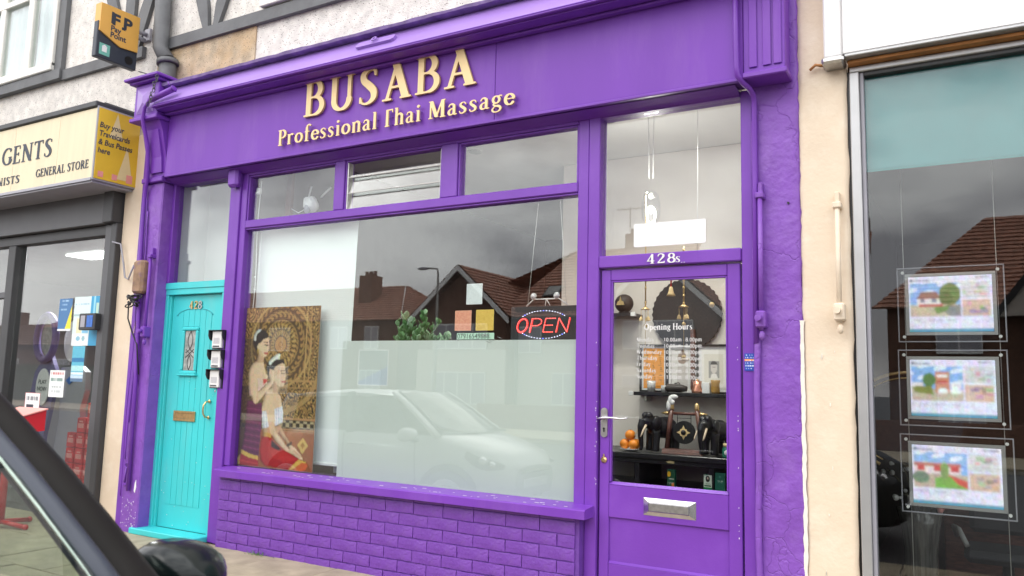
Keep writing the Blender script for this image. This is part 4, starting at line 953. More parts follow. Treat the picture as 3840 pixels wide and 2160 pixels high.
b = MB(); b.box(-6.0, -5.205, -.125, .05, -.035, .012, .006); b.build('threshold_step', mats=('teal'), parent=td)
b = MB()
for i in range(26):
    x = random.uniform(-5.88, -5.25); z = abs(random.gauss(0, .5))+.02
    if z < 1.6: b.box(x, x+random.uniform(.0015, .0035), .0455, .0512, z, z+random.uniform(.002, .006))
tag(tp('paint_fleck', b, 'white'), kind='stuff')
# brass numerals on the flat door
nb = thing('house_number', 'brass door number 428 above the arched boards of the turquoise door', 'house number', (-5.6, .05, 1.8))
for c, x in zip('428', (-5.668, -5.607, -5.555)):
    g_ = MB(); glyph_into(g_, c, x, 1.805, .085, .075, .040, .009, 26); g_.build('digit', 'brass' if c != '8' else 'steel', nb)
# white numerals on the door head
nb = thing('house_number', 'white door number 428 on the purple rail above the shop door', 'house number', (-1.5, 0, 1.97))
for c, x in zip('428', (-1.612, -1.548, -1.487)):
    g_ = MB(); glyph_into(g_, c, x, 1.963, .092, .062, -.010, .005, 26); g_.build('digit', 'white_gloss', nb)
g_ = MB(); glyph_into(g_, 'S', -1.437, 1.963, .05, .034, -.008, .003, 18); glyph_into(g_, '.', -1.408, 1.958, .05, .05, -.008, .003, 10); glyph_into(g_, '.', -1.393, 1.958, .05, .05, -.008, .003, 10); g_.build('worn_letter', 'white_gloss', nb)
# ---- gold lettering on the fascia
sg = thing('shop_lettering', 'row of tall gold capital letters on the purple fascia', 'sign', (-3.5, -.15, 3.2))
pos = (-4.268, -3.972, -3.667, -3.422, -3.106, -2.915)
wd_ = text_adv('BUSABA', .3, .09)
x = -4.275; sx = (-2.735+4.275)/wd_
for c in 'BUSABA':
    g_ = MB(); glyph_into(g_, c, x, 3.196, sx, .268, -.158, .018, 54, 0, 1); g_.build('letter', ('gold', 'gold_side'), sg); x += (GL[c][0]+.09)*sx
tg = thing('tagline_lettering', 'row of smaller gold letters under the tall capitals on the fascia', 'sign', (-3.5, -.15, 3.06))
for word, x0, x1 in (('Professional', -4.515, -3.545), ('Y0hai', -3.478, -3.165), ('Massage', -3.105, -2.432)):
    cs = list(word) if word[0] != 'Y' else ['Y0', 'h', 'a', 'i']
    tot = sum(GL[c][0]+.07 for c in cs)-.07; sx = (x1-x0)/tot; x = x0
    for c in cs:
        g_ = MB(); glyph_into(g_, c, x, 3.004, sx, .122, -.166, .010, 40, 0, 1); lo = g_.build('letter', ('gold', 'gold_side'), tg)
        pn = MB()
        for dx in (.25, .72):
            for dz in (.015, .07): pn.tube([(x+GL[c][0]*sx*dx, -.157, 3.004+dz), (x+GL[c][0]*sx*dx, -.134, 3.004+dz)], .003, 5)
        pn.build('standoff_pins', 'purple_mortar', lo); x += (GL[c][0]+.07)*sx

# ---- door entry phones
for i, (z, lab) in enumerate(((1.468, 'topmost of the three white entry phones beside the turquoise door'), (1.312, 'middle white entry phone in the column of three beside the turquoise door'), (1.156, 'lowest white entry phone, nearest the brass pull handle'))):
    e_ = thing('entry_phone', lab, 'entry phone', (-5.2, 0, z), 0, 'door entry phones')
    x0, x1, z1 = -5.297, -5.132, z+.152
    b = MB(); b.prism([(x0, z), (x1, z), (x1, z1), (x0, z1)], 'y', .004, .011); b.prism([(-.045, z1), (-.045, z1-.045), (-.03, z1-.075), (-.018, z1-.085), (-.018, z), (.003, z), (.003, z1)], 'x', x1-.007, x1); b.prism([(-.045, z1), (-.045, z1-.045), (-.03, z1-.075), (-.012, z1-.085), (.003, z1-.085), (.003, z1)], 'x', x0, x0+.007); b.box(x0, x1, -.045, .003, z1-.005, z1, .001); b.build('rain_hood', 'black_plastic', e_)
    b = MB(); b.box(x0+.022, x1-.034, -.022, .003, z+.008, z1-.008, .004); ph = b.build('handset_panel', 'white_gloss', e_)
    b = MB()
    for q in range(7): b.box(x0+.04, x1-.055, -.0235, -.0215, z+.045+q*.0068, z+.0475+q*.0068)
    b.build('speaker_slots', 'grey_light', ph)
    b = MB(); b.box(x0+.036, x1-.055, -.0242, -.0215, z+.016, z+.028, .001); b.build('call_button', 'grey_paint', ph)
b = MB(); b.ball((-5.262, .04, 1.135), (.014, .012, .014), 12); tag(b.build('door_lock', 'steel'), 'small steel lock under the lowest entry phone', 'lock')

# ================================================================== PIPES, CABLES AND METALWORK
def wob(pts, r, n=6, amp=.0): return pts
def one(name, mb, m_, label, cat, group=None): return tag(mb.build(name, m_), label, cat, group)
b = MB(); b.tube([(-5.60, -.30, 3.60), (-5.84, -.305, 3.565), (-5.93, -.30, 3.55), (-6.0, -.29, 3.50), (-6.02, -.285, 3.40), (-6.045, -.20, 3.2), (-6.07, -.165, 3.0), (-6.085, -.15, 2.92), (-6.12, -.135, 2.86), (-6.135, -.13, 2.75), (-6.125, -.13, 2.3), (-6.10, -.13, 1.9), (-6.075, -.13, 1.6), (-6.06, -.125, 1.2), (-6.05, -.12, .3)], .016, 9)
one('conduit', b, 'purple', 'purple painted conduit running down the left pilaster from the cornice', 'conduit')
b = MB(); b.tube([(-5.62, -.300, 3.60), (-5.9, -.312, 3.545)], .026, 10); b.tube([(-5.62, -.3, 3.6), (-5.612, -.298, 3.604)], .03, 10); b.tube([(-5.66, -.31, 3.63), (-5.68, -.315, 3.665)], .006, 6)
one('awning_roller', b, 'purple', 'short purple tube end fixed across the left end of the cornice', 'awning bar')
ch = thing('chain', 'short rusty dark chain hanging beside the left console block', 'chain', (-5.82, -.34, 3.5))
for i in range(9):
    z = 3.715-i*.028; x = -5.775-.010*i+.012*math.sin(i*2.1); L_ = MB(); f_ = i % 2
    pts = [(x+(.010*math.cos(a) if f_ else .003*math.cos(a)), -.352+(0 if f_ else .010*math.cos(a)), z+.019*math.sin(a)) for a in np.linspace(0, 2*PI, 14, endpoint=False)]
    L_.tube(pts, .0036, 5, close=True); L_.build('link', 'lead_came', ch)
# awning arm slides
for nm, x, y, z0, z1, m_, lab in (('awning_slide', -5.975, -.135, 1.50, 2.25, 'purple', 'purple awning slide rail with bracket on the left pilaster'), ('awning_slide', -.955, -.045, 1.52, 2.30, 'purple_render', 'rough purple awning slide rail beside the glazed door'), ('awning_slide', -.568, -.045, 1.55, 2.21, 'cream', 'cream painted awning slide rail on the cream pilaster')):
    t_ = thing(nm, lab, 'awning rail', (x, y, z0))
    b = MB(); b.tube([(x, y, z0+.05), (x, y, z1)], .013, 10); b.build('rod', m_, t_)
    b = MB(); b.box(x-.022, x+.022, y-.02, y+.06, z1-.02, z1+.012, .005); b.box(x-.012, x+.012, y+.005, y+.06, z1+.012, z1+.07, .004); b.build('top_bracket', m_, t_)
    b = MB(); b.box(x-.026, x+.026, y-.03, y+.06, z0+.06, z0+.15, .008); b.lathe([(.017, -.02), (.017, .02)], (x-.005, y-.045, z0+.11), 12, axis='y'); b.build('lower_bracket', m_, t_)
    b = MB(); b.ball((x+.003, y, z0+.02), (.016, .016, .026), 10); b.build('end_knob', m_, t_)
# right hand conduit from the top, kinking under the fascia
b = MB(); pts = [(-1.05, -.16, 4.0), (-1.046, -.165, 3.2), (-1.042, -.17, 2.98), (-1.037, -.165, 2.94), (-1.015, -.135, 2.905), (-.992, -.10, 2.885), (-.980, -.05, 2.855), (-.982, -.03, 2.8), (-.984, -.026, 2.4), (-.985, -.026, 1.5)]
b.tube(pts, .0155, 10); one('conduit', b, 'purple', 'purple conduit bending under the fascia above the glazed door', 'conduit')
b = MB(); b.tube([(-.985+.003*math.sin(z*9), -.02, z) for z in np.linspace(2.72, .1, 30)], .017, 8); one('sealant_bead', b, 'purple_render', 'lumpy painted joint between the door post and the right pilaster', 'joint')
# cables on the left pilaster
for i, (x, dy, r_) in enumerate(((-6.155, -.115, .004), (-6.145, -.118, .005), (-6.115, -.112, .004), (-6.095, -.11, .006))):
    b = MB(); b.tube([(x+.008*math.sin(z*5+i)+(.06 if z < 1.6 else 0)*(i % 2)*.5, dy-.004*math.sin(z*3), z) for z in np.linspace(2.95-.1*i, .25+.3*i, 26)], r_, 6)
    one('cable', b, 'purple' if i != 3 else 'purple_render', ('outermost thin cable at the left edge of the left pilaster', 'second thin cable from the left edge of the left pilaster', 'thin purple cable close beside the thick conduit on the left pilaster', 'rough thicker cable running just left of the thick conduit')[i], 'cable', 'cables on the left pilaster')
b = MB(); b.box(-6.155, -6.02, -.175, -.1, 1.93, 2.215, .02); one('junction_box', b, 'rust', 'peeling brown metal box behind the conduit on the left pilaster', 'junction box')
b = MB(); rr = random.Random(3)
for i in range(7):
    ph = rr.random()*6; rx, rz_ = rr.uniform(.05, .1), rr.uniform(.018, .05); c = (-6.12, -.17, 1.865+rr.uniform(-.02, .03))
    b.tube([(c[0]+rx*math.cos(a+ph), c[1]-.02*math.sin(a*2), c[2]+rz_*math.sin(a)) for a in np.linspace(0, 2*PI*.92, 18)], .0055, 6)
b.tube([(-6.19, -.16, 1.87), (-6.18, -.16, 1.72), (-6.12, -.15, 1.6), (-6.06, -.14, 1.5), (-6.02, -.13, 1.25)], .006, 6)
one('cable_coil', b, 'black', 'tangle of loose black cables under the brown box', 'cable')
b = MB(); b.box(-6.165, -6.11, -.108, -.1015, 1.60, 1.70, .001); one('warning_sticker', b, 'stick_yellow', 'small yellow sticker on the left pilaster beside the conduit', 'sticker')
b = MB(); b.tube([(-6.10+.022*math.cos(a), -.112, .50+.022*math.sin(a)) for a in np.linspace(0, 2*PI, 14, endpoint=False)], .006, 6, close=True); b.tube([(-6.10, -.116, .478), (-6.11, -.116, .36)], .008, 6); b.box(-6.128, -6.085, -.12, -.1, .335, .36, .004); one('hasp', b, 'purple', 'purple painted ring and hasp low on the left pilaster', 'hasp')
b = MB(); b.tube([(-.88, -.03, .24), (-.885, -.04, .2), (-.88, -.03, .13), (-.875, -.02, .05)], [.012, .015, .012, .01], 8); one('hook', b, 'purple_render', 'purple painted hook low on the right pilaster', 'hook')
st_ = Canvas(20, 36, (20, 70, 170)); st_.rect(.0, .33, 1, .45, (240, 150, 60)); 
for i in range(6): st_.textlines(.08, .92, .08+.15*i, .06, (225, 235, 250), i)
o = st_.sheet('sticker', (-1.055, -.004, 1.447), (-.997, -.004, 1.447), (-1.055, -.004, 1.355)); tag(o, 'blue sticker with white lines on the door post by the right pilaster', 'sticker')

# ================================================================== INSIDE THE SHOP
# hallway behind the turquoise door
bx('hall_wall', -5.62, -5.11, .62, .68, 0, 3.4, 0, 'hall_wall'); bx('hall_wall', -6.2, -5.625, .38, .44, 0, 3.4, 0, 'hall_wall'); bx('hall_wall', -6.05, -5.935, .112, .379, 0, 3.4, 0, 'hall_wall')
bx('partition', -5.10, -5.03, .112, 5.262, 0, 3.4, 0, 'in_mid'); bx('hall_ceiling', -5.93, -5.11, .112, .37, 3.12, 3.16, 0, 'in_ceiling')
# treatment room and lobby
bx('interior_floor', -5.02, -.8, .12, 5.2, -.06, .02, 0, 'in_floor')
bx('ceiling', -5.02, -.8, .13, 5.2, 3.22, 3.3, 0, 'in_ceiling')
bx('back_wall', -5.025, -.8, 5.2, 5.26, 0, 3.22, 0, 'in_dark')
bx('lobby_wall', -3.12, -.8, 1.92, 1.99, .02, 3.215, 0, 'in_wall')
bx('side_wall', -.86, -.80, .13, 5.2, 0, 3.22, 0, 'in_wall')
bx('dark_upright', -4.845, -4.79, .26, .30, .02, 3.0, .003, 'brown_wood')
# unlit downlight fittings sunk in the ceiling
for i, (x, y) in enumerate(((-3.61, 1.2), (-2.27, .95), (-1.3, .8))):
    b = MB(); b.lathe([(.055, 3.2195), (.055, 3.208), (.042, 3.206)], (x, y, 0), 20); o = b.build('downlight', 'street_grey'); tag(o, ('round ceiling downlight seen through the right upper light', 'round ceiling downlight near the window post', 'round ceiling downlight above the glazed door')[i], 'ceiling light', 'ceiling downlights')
for x, y, en in ((-3.61, 1.2, 45), (-2.27, .95, 85), (-1.3, .8, 60)):  # spots added below the unlit fittings to brighten the interior
    pl = bpy.data.lights.new('interior_fill_spot', 'SPOT'); pl.energy = en; pl.color = (1, .95, .88); pl.spot_size = R(125); pl.spot_blend = 1; pl.shadow_soft_size = .05
    po = bpy.data.objects.new('interior_fill_spot', pl); COL.objects.link(po); po.location = (x, y, 3.195)
pl = bpy.data.lights.new('pendant_bulb', 'POINT'); pl.energy = 12; pl.color = (1, .93, .83); pl.shadow_soft_size = .05
po = bpy.data.objects.new('pendant_bulb', pl); COL.objects.link(po); po.location = (-1.955, 1.0, 2.52)
pd = thing('pendant_lamp', 'clear glass pendant lamp lit behind the light over the glazed door', 'pendant lamp', (-1.955, 1.0, 2.3))
b = MB(); b.tube([(-1.975, 1.0, 3.21), (-1.97, 1.0, 2.75)], .003, 5); b.tube([(-1.935, 1.0, 3.21), (-1.94, 1.0, 2.75)], .003, 5); b.build('flex', 'white', pd)
b = MB(); b.lathe([(.025, 2.655), (.055, 2.63), (.068, 2.57), (.068, 2.50), (.058, 2.445), (.04, 2.42)], (-1.955, 1.0, 0), 20); b.build('glass_shade', 'acrylic', pd)
b = MB(); b.ball((-1.955, 1.0, 2.52), .028, 14); b.build('bulb', 'lamp_glow', pd)
b = MB(); b.tube([(-1.58, .9, 3.21), (-1.585, .9, 2.1)], .002, 5); one('cord', b, 'white', 'thin white cord hanging behind the white plate over the door', 'cord')

# ---- behind the big window
bl = thing('banner', 'tall white roller blind hanging in the left of the big window', 'blind', (-4.45, .12, 2.46))
b = MB(); zs = np.linspace(2.46, .64, 30); rows = [[(-4.99+(1.055-.03*(2.46-z)/1.8)*u, .14+.006*math.sin(u*3+z)+.02*(1-u)*0, z) for u in np.linspace(0, 1, 14)] for z in zs]; b.grid(rows); b.grid([[(p[0], p[1]+.003, p[2]) for p in r] for r in rows]); b.build('sheet', 'blind_white', bl)
b = MB(); b.box(-4.97, -3.98, .13, .15, .62, .642, .004); b.build('bottom_bar', 'white', bl)
b = MB(); b.box(-5.0, -3.92, .12, .17, 2.455, 2.49, .006); b.build('headrail', 'white', bl)
# blind cord
b = MB(); b.tube([(-4.955+.008*math.sin(z*7), .09, z) for z in np.linspace(2.84, 1.55, 30)], .0035, 5); b.tube([(-4.915, .095, 2.45), (-4.93, .095, 1.5)], .003, 5); b.box(-4.985, -4.945, .07, .1, 2.73, 2.78, .006); b.ball((-4.955, .09, 2.05), .008, 8); b.ball((-4.95, .09, 1.95), .008, 8)
one('blind_cord', b, 'white', 'white beaded cord with a plug hanging at the left edge of the window', 'cord')
b = MB(); b.box(-3.955, -2.066, .0535, .056, .553, 1.531); o = b.build('frosted_film', 'frosted'); tag(o, 'pale green frosted film across the lower half of the big window', 'window film')
fr_ = Canvas(28, 26, (205, 214, 210)); fr_.poly([(0, .9), (1, .45), (1, 1), (0, 1)], (196, 206, 214)); fr_.noise(.02)
for q in ((0, 0, 1, .05), (0, .95, 1, 1), (0, 0, .05, 1), (.95, 0, 1, 1)): fr_.rect(*q, (250, 252, 250))
o = fr_.sheet('framed_notice', (-3.80, .0525, 1.468), (-3.527, .0525, 1.468), (-3.80, .0525, 1.215), thick=.0008); tag(o, 'pale square notice with white border on the frosted film', 'notice')
b = MB(); b.lathe([(.022, .57), (.024, .66), (.010, .675), (.010, .70)], (-4.09, .2, 0), 12); b.lathe([(.02, .57), (.022, .655), (.010, .67), (.010, .69)], (-4.02, .2, 0), 12); one('small_bottles', b, 'white', 'two small white bottles on the inner sill by the blind', 'bottles')

# poster of two women
pc = Canvas(150, 226, (120, 92, 50)); rg_ = np.random.default_rng(4)
A_ = pc.h/pc.w; fx = pc.X; fy = pc.Y*A_*1.0
rad = np.hypot(fx-.50, fy-.36*1.0); ang = np.arctan2(fy-.36, fx-.5)
def ring(r0, r1, c, a=1.): pc.put((rad > r0) & (rad < r1), c, a)
wx = fx+.012*np.sin(fy*60+2*np.sin(fx*33)); wy = fy+.012*np.sin(fx*57+2*np.sin(fy*29))
fil = np.sin(wx*150+3*np.sin(wy*64))+np.sin(wy*140+3*np.sin(wx*70)); pc.put(fil > .1, (170, 130, 72)); pc.put(fil > 1., (212, 170, 102)); pc.put(fil < -.4, (54, 38, 22))
pc.put(rad < .40, (88, 64, 34)); pc.put((rad < .38) & (np.sin(ang*30+6*np.sin(rad*40)) > -.1) & (np.sin(rad*70) > -.6), (178, 136, 74)); pc.put((rad < .22) & (np.sin(ang*24) > .1) & (np.sin(rad*80) > -.5), (204, 164, 96)); ring(.075, .085, (90, 62, 34)); pc.put(rad < .075, (202, 146, 78)); ring(.02, .026, (120, 80, 44))
for r_ in (.125, .225, .30): ring(r_, r_+.008, (184, 146, 82))
ring(.385, .41, (196, 158, 96)); ring(.43, .445, (150, 112, 62))
for k_, x0 in enumerate((.83,)): pc.rect(x0, 0, x0+.012, .47, (212, 172, 104)); pc.rect(x0+.05, 0, x0+.062, .47, (190, 150, 88))
pc.rect(.5, .455, 1, .468, (190, 150, 90)); pc.rect(.5, .5, 1, .51, (176, 136, 80))
pc.stroke([(1, .45), (.9, .56), (.75, .62), (.55, .66)], .025, (186, 148, 92), .9, A_)
pc.rect(.45, .688, 1, .70, (196, 146, 96)); pc.put((fx > .45) & (pc.Y > .70) & (pc.Y < .752), (66, 52, 38)); pc.put((fx > .45) & (pc.Y > .705) & (pc.Y < .748) & (np.sin(fx*70)*np.sin(fy*70) > 0), (190, 168, 128))
pc.rect(.42, .752, 1, .77, (206, 152, 104)); pc.rect(.42, .762, 1, .766, (120, 72, 40)); pc.rect(0, .77, 1, 1, (162, 92, 52)); pc.put((pc.Y > .77) & (np.sin(fx*6+fy*3) > .7), (184, 114, 70))
pc.poly([(.86, .80), (.93, .845), (.86, .895), (.79, .845)], (226, 190, 104)); pc.poly([(.86, .825), (.89, .845), (.86, .868), (.83, .845)], (180, 132, 60))
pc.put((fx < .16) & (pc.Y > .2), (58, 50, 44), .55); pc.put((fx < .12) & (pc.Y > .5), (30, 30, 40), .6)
skin, skd, hair = (238, 204, 168), (214, 172, 134), (24, 20, 24)
bg0 = pc.a.copy()
# figures traced in the plane of the poster
_q = np.array([(130, 72), (728, 50), (650, 1368), (40, 1310)], float); _uv = [(0, 0), (1, 0), (1, 1), (0, 1)]
_A = []; _b = []
for (x_, y_), (u_, v_) in zip(_q, _uv): _A += [[x_, y_, 1, 0, 0, 0, -u_*x_, -u_*y_], [0, 0, 0, x_, y_, 1, -v_*x_, -v_*y_]]; _b += [u_, v_]
_h = np.append(np.linalg.solve(np.array(_A), np.array(_b)), 1).reshape(3, 3)
def tz(s):
    o_ = []
    for t_ in s.split():
        v_ = _h @ np.array([*map(float, t_.split(',')), 1.0]); o_.append((v_[0]/v_[2], v_[1]/v_[2]))
    return o_
def ar(s, c, a=1.): pc.poly(tz(s), c, a)
def ln(s, w_, c, a=1.): pc.stroke(tz(s), w_, c, a, A_)
ar('125,800 175,800 195,830 245,812 250,880 245,960 235,1060 225,1150 215,1240 75,1190 100,1080 115,950', (104, 24, 80))
for k_ in range(15): ln('%d,%d %d,%d' % (122-2*k_, 835+25*k_, 247-2*k_, 850+26*k_), .004, (150, 52, 116) if k_ % 2 else (66, 14, 58), .75)
ar('78,1185 150,1222 215,1238 213,1268 140,1250 72,1215', (226, 184, 84)); ar('72,1215 140,1250 213,1268 210,1318 50,1308 60,1250', (172, 24, 46)); ar('45,1250 68,1220 62,1300 45,1305', (214, 180, 90)); ln('60,1270 210,1300', .006, (220, 60, 60), .7)
ar('205,490 175,510 152,545 143,580 140,620 150,660 210,660 215,622 292,628 300,610 282,590 268,540 262,495', skin)
ar('140,650 150,660 210,640 214,622 292,630 290,660 262,690 212,735 210,770 162,765 145,760', (236, 200, 186)); ar('255,630 292,630 290,650 262,675', (214, 70, 62)); ar('160,765 210,770 250,770 250,815 190,828', (104, 96, 56))
for k_ in range(4): ln('148,%d 212,%d' % (680+22*k_, 665+22*k_), .004, (206, 120, 110), .6)
ar('222,430 265,460 262,500 250,505 205,500 212,470', skd)
ar('262,318 290,308 306,300 306,330 309,360 303,385 300,410 293,430 285,450 265,460 240,450 222,430 210,400 212,370 225,352 240,345', skin); ar('222,430 240,450 265,460 255,430 235,400 225,380', skd, .6)
ar('180,320 185,290 205,262 240,245 275,250 300,275 305,300 290,310 262,318 240,345 225,352 212,372 212,415 195,395 183,350', hair)
ar('184,325 188,285 205,258 225,240 248,238 240,255 215,272 203,300 200,335', (236, 242, 236)); ln('275,362 300,368', .006, (70, 46, 38)); ln('268,340 298,344', .005, (90, 62, 50)); ln('270,428 294,430', .008, (188, 84, 78)); ln('306,360 310,392 300,398', .004, skd); ln('218,400 222,440', .008, (226, 180, 84))
ar('285,730 330,700 375,740 400,770 408,845 345,870 245,885 252,830 265,770', skin); ar('350,640 370,680 385,700 375,740 385,755 330,740 330,690', skd)
ar('255,1018 345,1005 385,995 385,1050 320,1060 255,1050', skd)
ar('395,990 420,1050 455,1110 480,1150 470,1160 430,1110 390,1060 380,1000', skd)
ar('240,1085 258,1080 320,1092 350,1130 430,1190 540,1260 560,1268 520,1310 470,1345 360,1330 260,1310 230,1270 225,1190', (188, 30, 36)); ar('300,1180 420,1200 520,1265 430,1290 330,1250', (212, 48, 46), .7); ar('320,1105 345,1130 405,1185 370,1190 320,1165', (52, 22, 34))
ar('255,1045 320,1060 318,1092 258,1080', (218, 166, 90)); ar('540,1262 560,1270 602,1280 595,1292 520,1322 480,1346 455,1346 500,1300', (234, 190, 84)); ar('562,1288 600,1288 612,1315 590,1350 540,1360 485,1348 522,1318', (226, 106, 58))
ar('248,885 290,880 345,868 410,845 418,900 412,970 345,1005 248,1018', (240, 240, 244))
for k_ in range(8): ln('%d,%d %d,%d' % (262+20*k_, 884-4*k_, 262+20*k_, 1012-6*k_), .004, (168, 176, 208), .8)
ar('285,730 265,790 285,900 300,1000 315,1060 370,1130 430,1190 450,1205 470,1190 420,1130 365,1060 345,1000 345,880 340,790 325,735', skin); ln('345,880 350,1000 372,1060 425,1130', .005, skd, .8)
ar('430,1190 455,1205 500,1225 550,1265 575,1262 560,1230 510,1170 480,1150 455,1150 470,1180', skin); ln('455,1150 480,1135', .014, (96, 66, 54)); ln('500,1190 560,1245', .004, skd)
ar('385,515 415,505 432,512 437,545 438,590 443,612 435,640 428,668 420,690 395,695 370,680 350,650 345,600 345,545', skin)
ar('292,570 288,520 303,490 340,468 390,472 425,488 434,512 412,506 385,516 362,530 345,548 318,552 308,600 296,595', hair)
ar('303,515 313,480 345,452 372,432 394,448 392,476 360,478 332,500 322,522', (230, 242, 222))
for k_ in range(5): pc.ell(*tz('%d,%d' % (315+18*k_, 500-14*k_))[0], .018, .010, (250, 252, 246))
ln('405,585 432,588', .005, (66, 44, 38)); ln('400,566 432,564', .005, (90, 62, 50)); ln('410,652 434,650', .008, (192, 84, 80)); ln('438,590 444,612 432,622', .004, skd)
ar('180,815 195,828 235,790 290,725 335,670 360,620 392,562 385,545 350,560 312,555 305,600 320,640 270,690 215,740', skin); ar('152,545 140,610 148,690 165,770 180,815 195,828 215,815 210,770 212,700 212,640 200,560', skin); ln('212,640 213,760 200,822', .004, skd, .8)
ar('312,550 330,562 340,577 370,550 397,540 386,575 362,612 342,652 312,640 303,600', skin); ln('345,590 388,556', .004, skd); ln('350,606 384,574', .004, skd); ln('322,560 332,600', .004, skd)
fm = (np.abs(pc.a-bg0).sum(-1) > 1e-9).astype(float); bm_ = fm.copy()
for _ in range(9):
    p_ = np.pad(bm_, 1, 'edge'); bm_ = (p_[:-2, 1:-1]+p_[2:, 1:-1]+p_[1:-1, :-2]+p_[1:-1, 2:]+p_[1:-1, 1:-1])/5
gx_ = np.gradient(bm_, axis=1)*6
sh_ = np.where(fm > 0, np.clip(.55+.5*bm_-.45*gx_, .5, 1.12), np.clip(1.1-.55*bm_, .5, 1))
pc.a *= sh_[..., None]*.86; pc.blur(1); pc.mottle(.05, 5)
pc.noise(.07, 2)
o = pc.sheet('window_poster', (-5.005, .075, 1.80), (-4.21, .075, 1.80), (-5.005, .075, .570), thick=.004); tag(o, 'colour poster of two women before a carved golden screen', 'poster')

# jade plant, every leaf its own piece
jp = thing('jade_plant', 'bushy jade plant with fleshy leaves standing behind the frosted film', 'plant', (-3.52, .36, 1.3))
lm = []
for mm_ in ('leaf', 'leaf', 'leaf_pale'):
    b = MB(); rows = []
    for t in np.linspace(0, 1, 6):
        w_ = .027*math.sin(PI*min(1, .08+.9*t))**.7*(.5+.6*t); rows.append([(w_*math.cos(a), (.056*t), .006*math.sin(a)*(1-.5*t)+.012*t*t) for a in np.linspace(0, 2*PI, 7, endpoint=False)])
    b.grid(rows, closed=True); lm.append(b.mesh('leaf', mm_))
sb = MB(); rr = random.Random(11)
for br in range(26):
    a = rr.uniform(0, 2*PI); el = rr.uniform(.1, 1.35); L_ = rr.uniform(.15, .29); base = Vector((-3.54, .38, 1.47))
    dirv = Vector((math.cos(a)*math.cos(el)*1.15, math.sin(a)*math.cos(el)*.62, math.sin(el)*1.05)); tip = base+dirv*L_
    if tip.y < .12: tip.y = .12
    sb.tube([tuple(Vector((-3.52, .38, 1.2)).lerp(base, .5)), tuple(base.lerp(tip, .5)+Vector((0, 0, .02))), tuple(tip)], [.009, .007, .005], 5)
    for k_ in range(9):
        t = 1-.42*(k_/9); p_ = base.lerp(tip, t); aa = k_*2.4+br; ev = Vector((math.cos(aa), math.sin(aa), .55+.5*(t-.6)/.4)).normalized()
        if p_.y+ev.y*.06 < .075: ev.y = abs(ev.y)
        q = ev.to_track_quat('Y', 'Z'); o = place('leaf', lm[rr.randrange(3)], jp, tuple(p_), q.to_euler()); sc_ = rr.uniform(.75, 1.15); o.scale = (sc_,)*3
for br in range(4):
    base = Vector((-3.36, .34, 1.46)); tip = base+Vector((.10+.045*br, -.03*br, .03+.03*(br % 3)))
    sb.tube([tuple(base), tuple(tip)], .005, 5)
    for k_ in range(8):
        p_ = base.lerp(tip, .5+.5*k_/8); aa = k_*2.4; ev = Vector((math.cos(aa)*.8, math.sin(aa)*.6, .7)).normalized(); q = ev.to_track_quat('Y', 'Z'); place('leaf', lm[k_ % 3], jp, tuple(p_), q.to_euler())
sb.build('stem', 'stem', jp)
b = MB(); b.lathe([(.09, 1.02), (.125, 1.26), (.13, 1.28), (.115, 1.28), (.11, 1.25)], (-3.5, .38, 0), 18); b.build('pot', 'terracotta', jp)
b = MB(); b.box(-3.75, -3.2, .2, .6, .98, 1.018, .004); one('plant_shelf', b, 'brown_wood', 'narrow wooden shelf carrying the jade plant behind the frosted film', 'shelf')

# paper squares and number strip
def sq(name, x0, x1, z0, z1, c1, c2, label, cat, seed, y=.0525):
    cv = Canvas(26, 26, c1); cv.put(np.random.default_rng(seed).random((26, 26)) > .62, c2, .5)
    for q in ((0, 0, 1, .05), (0, .95, 1, 1), (0, 0, .05, 1), (.95, 0, 1, 1)): cv.rect(*q, tuple(min(255, c+18) for c in c1))
    o = cv.sheet(name, (x0, y, z1), (x1, y, z1), (x0, y, z0), thick=.0006); return tag(o, label, cat)
sq('paper_notice', -2.892, -2.768, 1.768, 1.905, (236, 240, 240), (214, 220, 224), 'white paper square, the top one of three on the big window', 'notice', 1)
sq('paper_notice', -2.978, -2.848, 1.594, 1.728, (244, 170, 138), (226, 120, 100), 'salmon pink paper square left of the yellow one on the window', 'notice', 2)
sq('paper_notice', -2.812, -2.675, 1.594, 1.730, (240, 200, 92), (216, 168, 60), 'golden yellow paper square right of the pink one on the window', 'notice', 3)
ps = thing('phone_number_strip', 'mint strip with black phone number on the window under the paper squares', 'sign', (-2.81, .052, 1.56))
b = MB(); b.box(-2.958, -2.668, .0515, .0525, 1.536, 1.578, 0); b.build('backing', 'mint_print', ps)
sans('digits', '07916549888', -2.955, .0512, 1.541, .048, 'black', ps, .0002, sx=.955)
b = MB(); rr = random.Random(5)
for i in range(16): x = rr.uniform(-3.0, -2.62); z = 1.535+rr.uniform(-.01, .03); b.tube([(x, .051, z), (x+rr.uniform(-.04, .04), .051, z+rr.uniform(-.015, .02))], .0016, 4)
tag(b.build('glue_marks', 'frost'), 'pale scraped glue marks round the phone number strip', 'marks')

